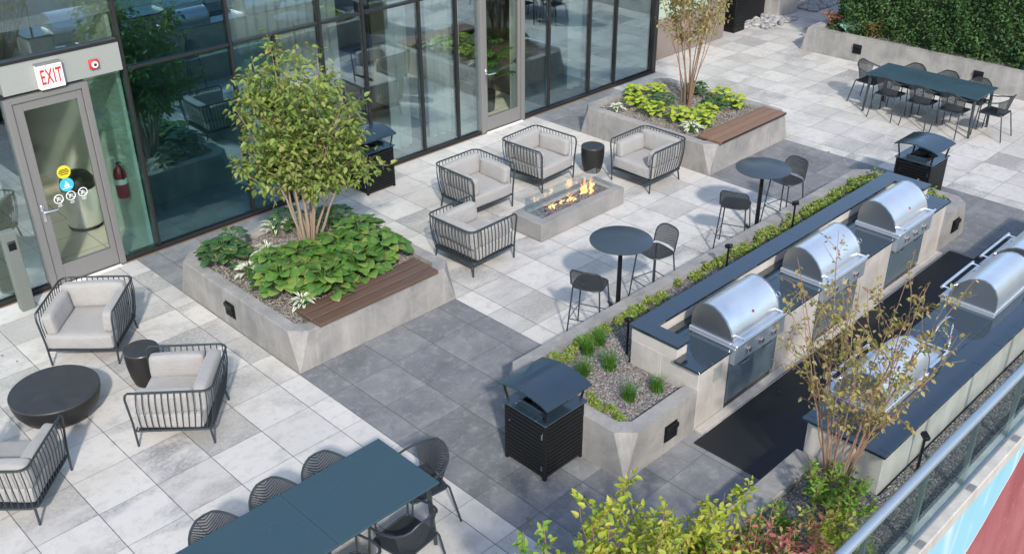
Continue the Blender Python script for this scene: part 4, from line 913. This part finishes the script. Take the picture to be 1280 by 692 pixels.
# ------------------------------------------------------------------ furniture: club armchair (front faces -y)
def make_club(label):
    r = thing('club_armchair', label, 'armchair', group='wire frame club armchairs with pale cushions')
    W, F, B = .43, -.43, .44; wb, fb, bb = .385, -.40, .37; zr, zb = .70, .20
    def rrect(w, f, b_, z, rad):
        pts = [(-w, f, z)]; 
        pts += [(-w+rad-rad*math.cos(t), b_-rad+rad*math.sin(t), z) for t in [PI/2*k/7 for k in range(8)]]
        pts += [(w-rad+rad*math.sin(t), b_-rad+rad*math.cos(t), z) for t in [PI/2*k/7 for k in range(8)]]
        return pts+[(w, f, z)]
    top = rrect(W, F+.05, B, zr, .10)
    q = MB(); path = [(-wb-.0, fb-.01, 0), (-wb-.012, fb-.012, .30), (-W+.008, F+.0, zr-.08), (-W+.003, F+.015, zr-.03), (-W, F+.04, zr-.004)]+top[1:-1]+[(W, F+.04, zr-.004), (W-.003, F+.015, zr-.03), (W-.008, F, zr-.08), (wb+.012, fb-.012, .30), (wb, fb-.01, 0)]
    q.tube(path, .0125, 8); q.build('rim', M['charcoal'], r)
    q = MB(); bot = rrect(wb+.008, fb, bb, zb, .06); q.tube(bot+[(0, fb, zb)], .012, 8, closed=True); q.box(-wb, wb, fb+.02, bb-.02, zb-.008, zb+.004, 0); q.build('seat_frame', M['charcoal'], r)
    for s in (-1, 1):
        MB().tube([(s*(wb-.03), bb-.03, zb), (s*(wb-.01), bb+.0, 0)], .0125, 8).build('leg', M['charcoal'], r)
    # slats
    def samp(pts, n, u0, u1):
        P_ = [Vector(p) for p in pts]; L = [0]
        for i in range(1, len(P_)): L.append(L[-1]+(P_[i]-P_[i-1]).length)
        out = []
        for k in range(n):
            d = L[-1]*(u0+(u1-u0)*k/(n-1)); i = max(j for j in range(len(L)) if L[j] <= d+1e-9); i = min(i, len(L)-2); out.append(P_[i].lerp(P_[i+1], (d-L[i])/(L[i+1]-L[i])))
        return out
    q = MB(); A = samp(top, 37, .03, .97); Bt = samp(bot, 37, .03, .97)
    for a_, b_ in zip(A, Bt):
        mid = a_.lerp(b_, .45); o = Vector((mid.x, mid.y, 0)); mid = mid+o*.045; m2 = a_.lerp(b_, .78)+o*.03; q.tube([a_, a_.lerp(mid, .6)+o*.012, mid, m2, b_], .0058, 6, cap=False)
    q.build('slats', M['charcoal'], r)
    MB().pillow(-.385, .385, -.405, .30, .212, .40, .035, .006, 10, seed=1).build('seat_cushion', M['fabric'], r)
    MB().pillow(-.37, .37, .235, .375, .395, .69, .035, .010, 10, Matrix.Rotation(math.radians(-8), 3, 'X'), seed=2).build('back_cushion', M['fabric'], r)
    for s in (-1, 1):
        MB().pillow(s*.325-.065, s*.325+.065, -.36, .215, .395, .655, .035, .009, 10, Matrix.Rotation(math.radians(s*7), 3, 'Y'), seed=3+s).build('arm_cushion', M['fabric'], r)
    q = MB(); q.lathe([(.001, 0), (.001, 0)], n=3) if False else None
    return r
def face(dx, dy): return math.atan2(dx, -dy)   # rotation so local -y points to (dx,dy)
def face(dx, dy): return math.atan2(dy, dx)+PI/2
c1 = make_club('pale armchair facing the round coffee table, right in front of the exit door')
c1.location = (3.57, 10.73, 0); c1.rotation_euler = (0, 0, face(-.66, -.72))
dup(c1, (3.58, 8.60, 0), face(-.64, .57), 'pale armchair seen from behind between black stool table and dining table')
dup(c1, (1.80, 8.68, 0), face(.70, .73), 'pale armchair cut off by the left edge below the coffee table')
dup(c1, (9.43, 10.35, 0), face(0, -1), 'pale armchair behind the nearest fire pit armchair, backing the glass')
dup(c1, (8.24, 9.12, 0), face(1, 0.03), 'pale armchair at the near left end of the fire pit, back to the hosta planter')
dup(c1, (10.85, 10.38, 0), face(.06, -1), 'pale armchair behind the fire pit beside the black drum table')
dup(c1, (12.06, 9.12, 0), face(-1, 0), 'pale armchair at the far end of the fire pit beside the thin tree planter')

# every chair's loose cushions sit a little differently
rj = random.Random(77)
for ch in [o for o in bpy.data.objects if o.get('category') == 'armchair']:
    for o in kids(ch):
        if 'cushion' in o.name: o.location = (rj.uniform(-.008, .008), rj.uniform(-.012, .010), rj.uniform(0, .004)); o.rotation_euler = (rj.uniform(-.02, .02), rj.uniform(-.015, .015), rj.uniform(-.03, .03))
# stone tables
r = thing('coffee_table', 'large round dark stone coffee table between the left armchairs', 'coffee table', (2.68, 9.70, 0))
MB().lathe([(.24, 0), (.30, .02), (.38, .09), (.435, .18), (.458, .27), (.46, .315)], n=48).build('bowl_base', M['stone_dark'], r)
MB().lathe([(.46, .316), (.462, .33), (.455, .338), (.001, .339)], n=48).build('table_top', M['stone_top'], r)
def drum(x, y, label):
    r = thing('drum_side_table', label, 'side table', (x, y, 0), 0, 'black drum side tables'); MB().lathe([(.125, 0), (.14, .02), (.17, .13), (.188, .27), (.192, .38), (.19, .425)], n=36).build('drum', M['stone_dark'], r); MB().lathe([(.19, .426), (.192, .44), (.186, .449), (.001, .45)], n=36).build('table_top', M['stone_top'], r)
drum(3.64, 9.60, 'black drum side table between the two left armchairs'); drum(11.70, 9.97, 'black drum side table behind the far end of the fire pit')

# fire pit
r = thing('fire_pit', 'long low concrete fire pit burning between the armchairs', 'fire pit')
PX0, PX1, PY0, PY1 = 9.25, 11.08, 8.78, 9.39; q = MB(); bx0, bx1, by0, by1 = 9.43, 10.92, 8.93, 9.23
q.box(PX0, bx0, PY0, PY1, .012, .28, .006); q.box(bx1, PX1, PY0, PY1, .012, .28, .006); q.box(bx0+.0005, bx1-.0005, PY0, by0, .012, .28, .006); q.box(bx0+.0005, bx1-.0005, by1, PY1, .012, .28, .006); q.box(bx0, bx1, by0, by1, .012, .20); q.build('block', M['conc_pit'], r, False)
MB().box(PX0+.03, PX1-.03, PY0+.03, PY1-.03, 0, .011).build('plinth', M['black'], r, False)
q = MB(); q.solid = False; rn = random.Random(8)
st_ = pebbles([(bx0+.02, bx1-.02, by0+.02, by1-.02, .245)], 1300, .010, .019, M['fireglass'], 'fire_stones', 'x', seed=4)
for k in ('label', 'category'): del st_[k]
st_.parent = r
MB().box(bx0+.002, bx1-.002, by0+.002, by1-.002, .201, .247).build('burner_tray', M['black'], r, False)
gz0, gz1 = .281, .50; gxa, gxb, gya, gyb = 9.405, 10.945, 8.905, 9.255
for (a_, b_, c_, d_) in ((gxa, gxb, gyb, gyb+.007), (gxa-.007, gxa, gya, gyb+.007), (gxb, gxb+.007, gya, gyb+.007)): MB().box(a_, b_, c_, d_, gz0, gz1).build('glass_guard', M['glass_clear'], r, False)
for (fx, h, w) in ((9.76, .08, .016), (9.80, .11, .014), (9.84, .06, .014), (10.00, .09, .014), (10.14, .15, .020), (10.18, .11, .015), (10.22, .07, .014), (10.45, .15, .020), (10.49, .24, .026), (10.53, .40, .034), (10.56, .30, .030), (10.60, .34, .030), (10.64, .22, .026), (10.69, .13, .018), (10.57, .18, .036), (10.52, .14, .032)):
    rn2 = random.Random(int(fx*100)); q = MB(); y = 9.07+rn2.uniform(-.05, .05); n = 10
    path = [(rn2.uniform(-.008, .008)*k+.018*math.sin(k*1.1+fx*9), .012*math.sin(k*.9+fx*5), h*k/n) for k in range(n+1)]; rad = [w*(.45+1.1*t)*(1-t)**.8+.002 if t < .35 else w*1.05*(1-t)**1.15+.0015 for t in [k/n for k in range(n+1)]]
    q.tube(path, rad, 10, cap=False); q.build('flame', M['flame'], r, loc=(fx, y, .258))

# a few dry leaves blown onto the paving
q = MB(); rn = random.Random(91)
for _ in range(46):
    x, y = rn.choice([(5.2, 5.2), (5.6, 4.6), (4.7, 10.2), (7.9, 10.9), (7.6, 9.6), (12.4, 9.6), (9., 4.2), (12, 4.1), (3.0, 11.4), (14, 7.6)]); x += rn.gauss(0, .45); y += rn.gauss(0, .35)
    d = rvec(rn); d.z = .12; L_ = rn.uniform(.035, .06); q.leaf((x, y, .006 if not (7.1 < x < 13.07 and 3.5 < y < 4.54) else .02), d, Vector((0, 0, 1))+rvec(rn)*.3, L_, L_*.55, .3, 0)
tag(q.build('fallen_leaves', M['leaf_dry'], None), 'small dry leaves scattered on the paving', 'leaves', kind='stuff')
# bar tables
def bar_table(x, y, label):
    r = thing('bar_table', label, 'bar table', (x, y, 0), 0, 'round bar tables'); MB().lathe([(.372, 1.030), (.382, 1.034), (.384, 1.046), (.378, 1.050), (.001, 1.0505)], n=56).build('table_top', M['table_grey'], r)
    MB().tube([(0.0, .0, .02), (0, 0, 1.03)], [.032, .026], 14).build('column', M['black'], r)
    q = MB(); 
    for k in range(4): a_ = PI/4+k*PI/2+.3; q.box(.0, .30, -.028, .028, .0, .022, .004) if False else q.tube([(0, 0, .03), (math.cos(a_)*.30, math.sin(a_)*.30, .016)], [.026, .016], 8)
    q.build('foot', M['black'], r)
bar_table(8.52, 6.76, 'round grey bar table nearer the fire pit'); bar_table(11.61, 6.76, 'round grey bar table nearer the thin tree planter')

def make_stool(label):
    r = thing('bar_stool', label, 'bar stool', group='black mesh bar stools'); zs = .70; w = .19
    # seat: rounded square slightly dished
    q = MB(); pts = []; n = 28
    for k in range(n):
        t = 2*PI*k/n; cx_, sy_ = math.cos(t), math.sin(t); e_ = .5; pts.append((w*math.copysign(abs(cx_)**e_, cx_), .18*math.copysign(abs(sy_)**e_, sy_)))
    q.prism(pts, 'z', zs-.008, zs); q.build('seat', M['mesh_chair'], r, False)
    q = MB(); q.tube([(a_, b_, zs-.002) for a_, b_ in pts], .009, 6, closed=True); q.build('seat_rim', M['charcoal'], r)
    for sx in (-1, 1):
        for sy in (-1, 1): MB().tube([(sx*.165, sy*.155, zs-.005), (sx*.215, sy*.21, 0)], [.010, .009], 8).build('leg', M['charcoal'], r)
    zf = .27; k_ = .165+.05*(1-zf/zs); c_ = .155+.055*(1-zf/zs); MB().tube([(-k_, -c_, zf), (k_, -c_, zf), (k_, c_, zf), (-k_, c_, zf)], .007, 6, closed=True).build('footrest', M['charcoal'], r)
    # backrest band (at +y)
    loop = []
    def bp(u, v):  # u -1..1 across, v 0..1 up
        a_ = u*1.25; return (math.sin(a_)*.205, .10+.11*math.cos(a_)+.05*v, zs+.02+.26*v)
    q = MB(); nu, nv = 14, 5; q.solid = False
    for i in range(nu+1):
        for j in range(nv+1):
            u = -1+2*i/nu; v = j/nv; sh = (1-abs(u)**4*.35); q.v.append(bp(u*.98, .02+v*.95*sh))
    for i in range(nu):
        for j in range(nv): a_ = i*(nv+1)+j; q.f.append((a_, a_+nv+1, a_+nv+2, a_+1))
    q.build('backrest', M['mesh_chair'], r)
    path = [bp(-1, 0)]+[bp(-1, .55)]+[bp(u, .98*(1-abs(u)**4*.35)) for u in [-.92+1.84*k/12 for k in range(13)]]+[bp(1, .55), bp(1, 0)]
    MB().tube(path, .0095, 8).build('back_frame', M['charcoal'], r)
    return r
s1 = make_stool('bar stool seen from behind at the left of the nearer bar table'); s1.location = (7.93, 6.72, 0); s1.rotation_euler = (0, 0, face(.93, .38))
dup(s1, (9.12, 6.68, 0), face(-.96, .2), 'bar stool with its back to the far bar table, right of the nearer bar table')
dup(s1, (11.00, 6.76, 0), face(.93, .38), 'bar stool seen from behind at the left of the farther bar table')
dup(s1, (12.20, 6.70, 0), face(-.98, .15), 'bar stool right of the farther bar table, its mesh back facing us')

# dining tables
def dining(name_label, x, y, w, l, seam, mt, rz=0):
    r = thing('dining_table', name_label, 'dining table', (x, y, 0), rz, 'rectangular outdoor dining tables')
    q = MB()
    n = 2
    for k in range(n): q.box(-w/2, w/2, -l/2+k*l/n+.0015, -l/2+(k+1)*l/n-.0015, .72, .742, .004)
    q.build('table_top', mt, r, False)
    q = MB(); 
    for (a_, b_, c_, d_) in ((-w/2+.06, w/2-.06, -l/2+.06, -l/2+.09), (-w/2+.06, w/2-.06, l/2-.09, l/2-.06), (-w/2+.06, -w/2+.09, -l/2+.091, l/2-.091), (w/2-.09, w/2-.06, -l/2+.091, l/2-.091)): q.box(a_, b_, c_, d_, .67, .718, .003)
    q.build('apron', M['charcoal'], r, False)
    for sx in (-1, 1):
        for sy in (-1, 1): q = MB(); q.tube([(sx*(w/2-.075), sy*(l/2-.075), .67), (sx*(w/2-.05), sy*(l/2-.04), 0)], [.03, .022], 4); q.build('leg', M['charcoal'], r, False)
dining('long slate blue dining table cut off by the bottom edge', 3.235, 5.72, .86, 2.15, 1, M['table_blue'], PI/2)
dining('slate blue dining table in front of the hedge', 17.82, 7.20, .88, 2.10, 1, M['table_blue'], 0)

def make_dchair(label):
    r = thing('mesh_armchair', label, 'chair', group='black mesh dining armchairs')
    zs = .44; w = .22
    pts = [(-w, -.21), (w, -.21), (w-.02, .18), (-w+.02, .18)]
    def rr(pts, rad=.05):
        out = []; n = len(pts)
        for i in range(n):
            p = Vector(pts[i]); a_ = (Vector(pts[i-1])-p).normalized(); b_ = (Vector(pts[(i+1) % n])-p).normalized()
            for t in (0, .33, .66, 1): q_ = p+a_*rad*(1-t)**2+b_*rad*t*t; out.append((q_.x, q_.y))
        return out
    sp_ = rr(pts); q = MB(); q.prism(sp_, 'z', zs-.006, zs); q.build('seat', M['mesh_chair'], r, False)
    q = MB(); q.tube([(a_, b_, zs-.002) for a_, b_ in sp_], .010, 6, closed=True); q.build('seat_rim', M['charcoal'], r)
    for sx in (-1, 1):
        MB().tube([(sx*.235, -.20, .63), (sx*.232, -.205, .60), (sx*.235, -.215, .44), (sx*.25, -.25, 0)], .0105, 8).build('leg', M['charcoal'], r)
        MB().tube([(sx*.19, .17, zs+.02), (sx*.20, .19, zs-.01), (sx*.235, .28, 0)], .0105, 8).build('leg', M['charcoal'], r)
    CP = [(0, 0, .225), (.3, .09, .222), (.5, .155, .205), (.68, .215, .155), (.85, .248, .07), (1.0, .255, -.02)]
    def crest(u):   # rim from arm front round the back: flat back, angled corners
        a_ = abs(u)
        for (u0, x0, y0), (u1, x1, y1) in zip(CP, CP[1:]):
            if a_ <= u1+1e-9: f_ = (a_-u0)/(u1-u0); return math.copysign(x0+(x1-x0)*f_, u), y0+(y1-y0)*f_
        return math.copysign(.255, u), -.02
    path = [(-.235, -.20, .625), (-.25, -.10, .635)]+[(crest(u)[0], crest(u)[1]+.03*(1-abs(u)), .655+.135*(1-max(0, abs(u)-.3)/.7)**1.3) for u in [-.99+1.98*k/16 for k in range(17)]]+[(.25, -.10, .635), (.235, -.20, .625)]
    MB().tube(path, .011, 8).build('arm_rim', M['charcoal'], r)
    q = MB(); q.solid = False; nu, nv = 16, 6
    for i in range(nu+1):
        u = -.8+1.6*i/nu; X, Y = crest(u); zt = .655+.135*(1-max(0, abs(u)-.3)/.7)**1.3; bx_ = (w-.03)*math.sin(u*PI/2)/1.0; by_ = .06+.12*math.cos(u*PI/2)
        for j in range(nv+1): v = j/nv; q.v.append((bx_+(X-bx_)*v, by_+(Y+.03*(1-abs(u))-by_)*v, zs+.015+(zt-zs-.02)*v))
    for i in range(nu):
        for j in range(nv): a_ = i*(nv+1)+j; q.f.append((a_, a_+nv+1, a_+nv+2, a_+1))
    q.build('backrest', M['mesh_chair'], r)
    return r
d0 = make_dchair('mesh armchair at the right end of the near dining table'); d0.location = (4.40, 5.68, 0); d0.rotation_euler = (0, 0, face(-.97, .18))
T1 = 'mesh armchairs around the near dining table'; d0['group'] = T1
dup(d0, (3.72, 6.07, 0), face(-.05, -1), 'mesh armchair behind the near dining table, closest to its right end', T1)
dup(d0, (3.20, 6.09, 0), face(0, -1), 'middle mesh armchair behind the near dining table', T1)
dup(d0, (2.62, 6.07, 0), face(.05, -1), 'mesh armchair behind the near dining table, lowest in the photo', T1)
dup(d0, (3.86, 5.22, 0), face(-.12, 1), 'mesh armchair on the camera side of the near dining table by its leg', T1)
dup(d0, (3.24, 5.20, 0), face(.0, 1), 'mesh armchair cut off by the bottom edge on the camera side of the near table', T1)
T2 = 'mesh armchairs around the far dining table'
for (x, y, dx, dy, lb) in [(17.93, 8.40, -.05, -1, 'mesh armchair at the left end of the far dining table'), (17.86, 5.98, 0, 1, 'mesh armchair at the right end of the far dining table'),
    (17.48, 7.77, 1, 0, 'left mesh armchair on the near side of the far dining table'), (17.48, 7.15, 1, .05, 'middle mesh armchair on the near side of the far dining table'), (17.48, 6.56, 1, -.03, 'right mesh armchair on the near side of the far dining table'),
    (18.20, 7.75, -1, 0, 'left mesh armchair on the hedge side of the far dining table'), (18.20, 7.12, -1, .04, 'middle mesh armchair on the hedge side of the far dining table'), (18.20, 6.52, -1, 0, 'right mesh armchair on the hedge side of the far dining table')]:
    dup(d0, (x, y, 0), face(dx, dy), lb, T2)

# litter bins
def make_bin(label):
    r = thing('litter_bin', label, 'litter bin', group='black louvred litter bins'); h = .28
    q = MB(); q.box(-h+.02, h-.02, -h+.02, h-.02, .02, .64, 0); q.build('inner_body', M['black'], r, False)
    for (sx, sy) in ((-1, -1), (1, -1), (1, 1), (-1, 1)): MB().box(sx*(h-.018)-.018, sx*(h-.018)+.018, sy*(h-.018)-.018, sy*(h-.018)+.018, 0, .68, .004).build('corner_post', M['black'], r, False)
    for k in range(4):
        q = MB(); 
        for i in range(13):
            z = .045+i*.047; q.box(-h+.038, h-.038, -h-.002, -h+.016, z, z+.034, .003, None)
        o = q.build('louvre_panel', M['black'], r, False); o.data.transform(Matrix.Rotation(k*PI/2, 4, 'Z'))
    MB().box(-.01, .01, -h-.008, -h-.003, .30, .34).build('hinge', M['chrome'], r, False) if False else None
    q = MB(); q.box(-h-.008, -h-.0025, -h+.03, -h+.05, .50, .56); q.box(-h-.008, -h-.0025, -h+.03, -h+.05, .12, .18); q.tube([(-h-.004, h-.09, .52), (-h-.02, h-.09, .52)], .01, 8); q.build('hinge', M['chrome'], r, False)
    q = MB(); o = .30
    for (a_, b_, c_, d_) in ((-o, o, -o, -.17), (-o, o, .17, o), (-o, -.17, -.169, .169), (.17, o, -.169, .169)): q.box(a_, b_, c_, d_, .682, .70, .003)
    for s in (-1, 1): q.box(s*.19-.012, s*.19+.012, -.16, .16, .70, .74, .003)
    q.build('top_frame', M['lid'], r, False)
    q = MB(); q.lathe([(.165, .644), (.17, .66), (.168, .708), (.155, .708), (.15, .66), (.001, .65)], n=4); q.build('liner', M['stone_dark'], r, False)
    for sx in (-1, 1):
        for sy in (-1, 1): MB().tube([(sx*.25, sy*.25, .70), (sx*.285, sy*.28, .905)], .014, 4).build('lid_support', M['black'], r, False)
    prof = [(-.335, .905), (-.25, .935), (-.12, .958), (0, .966), (.12, .958), (.25, .935), (.335, .905)]
    poly = [(a_, z) for a_, z in prof]+[(a_, z-.018) for a_, z in reversed(prof)]
    q = MB(); q.prism(poly, 'x', -.315, .315); q.build('lid', M['lid'], r)
    return r
b0 = make_bin('black litter bin at the near corner of the kitchen planter'); b0.location = (5.86, 5.50, 0)
dup(b0, (8.77, 12.10, 0), 0, 'black litter bin against the glass behind the leafy tree')
dup(b0, (14.42, 5.72, 0), 0, 'black litter bin at the far end of the grill counter')

# far background: cabinet, dark wall, pillar
r = thing('louvred_cabinet', 'black louvred cabinet at the top right of the thin tree', 'cabinet', (20.14, 12.95, 0))
MB().box(.01, .44, .01, 2.6, 0, 1.6, .01).build('body', M['black'], r, False); q = MB()
for i in range(18): q.box(-.006, .01, .03, 2.55, .08+i*.08, .14+i*.08, .003); q.box(.03, .41, -.006, .01, .08+i*.08, .14+i*.08, .003)
q.build('louvres', M['black'], r, False)
tag(MB().box(20.62, 21.9, 13.28, 13.6, 0, 3, .01).build('dark_wall', M['black'], None, False), 'black wall panel behind the white rocks', 'wall')
tag(MB().box(22.0, 22.9, 12.95, 13.9, 0, 4, .02).build('concrete_pillar', M['conc_light'], None, False), 'pale grey concrete pillar beyond the white rocks', 'pillar')
tag(MB().box(22.92, 27, 13.5, 13.9, 0, 3, .02).build('dark_wall', M['black'], None, False), 'black wall panel right of the grey pillar', 'wall')

# ------------------------------------------------------------------ light, sky, camera
sd = Vector((-.75, -1.10, 1.0)).normalized()
L = bpy.data.lights.new('sun', 'SUN'); L.energy = 2.15; L.angle = math.radians(3); L.color = (1, .935, .84)
lo = bpy.data.objects.new('sun', L); col.objects.link(lo); lo.rotation_euler = sd.to_track_quat('Z', 'Y').to_euler(); lo.location = (0, 0, 20)
wd = bpy.data.worlds.new('World'); scene.world = wd; wd.use_nodes = True; nt = wd.node_tree
sk = nt.nodes.new('ShaderNodeTexSky'); sk.sky_type = 'NISHITA'; sk.sun_disc = False; sk.sun_elevation = math.asin(sd.z); sk.sun_rotation = math.atan2(sd.x, sd.y)
bg = nt.nodes['Background']; nt.links.new(sk.outputs[0], bg.inputs[0]); bg.inputs[1].default_value = .15
R_ = Vector((0.70993112, -0.70424881, -0.00560471)); U_ = Vector((0.3481238, 0.3439925, 0.87205446)); F_ = Vector((0.61221534, 0.62104973, -0.48937676))
cd = bpy.data.cameras.new('camera'); cam = bpy.data.objects.new('camera', cd); col.objects.link(cam)
mt = Matrix((R_, U_, -F_)).transposed().to_4x4(); mt.translation = (0, 0, 6.6); cam.matrix_world = mt
cd.sensor_width = 36; cd.lens = 1255.372/1280*36; cd.clip_end = 1000; scene.camera = cam
vs = scene.view_settings; vs.view_transform = 'Standard'; vs.look = 'None'; vs.exposure = .93; vs.gamma = 1
scene.cycles.max_bounces = 8; scene.cycles.transparent_max_bounces = 16; scene.cycles.use_denoising = True
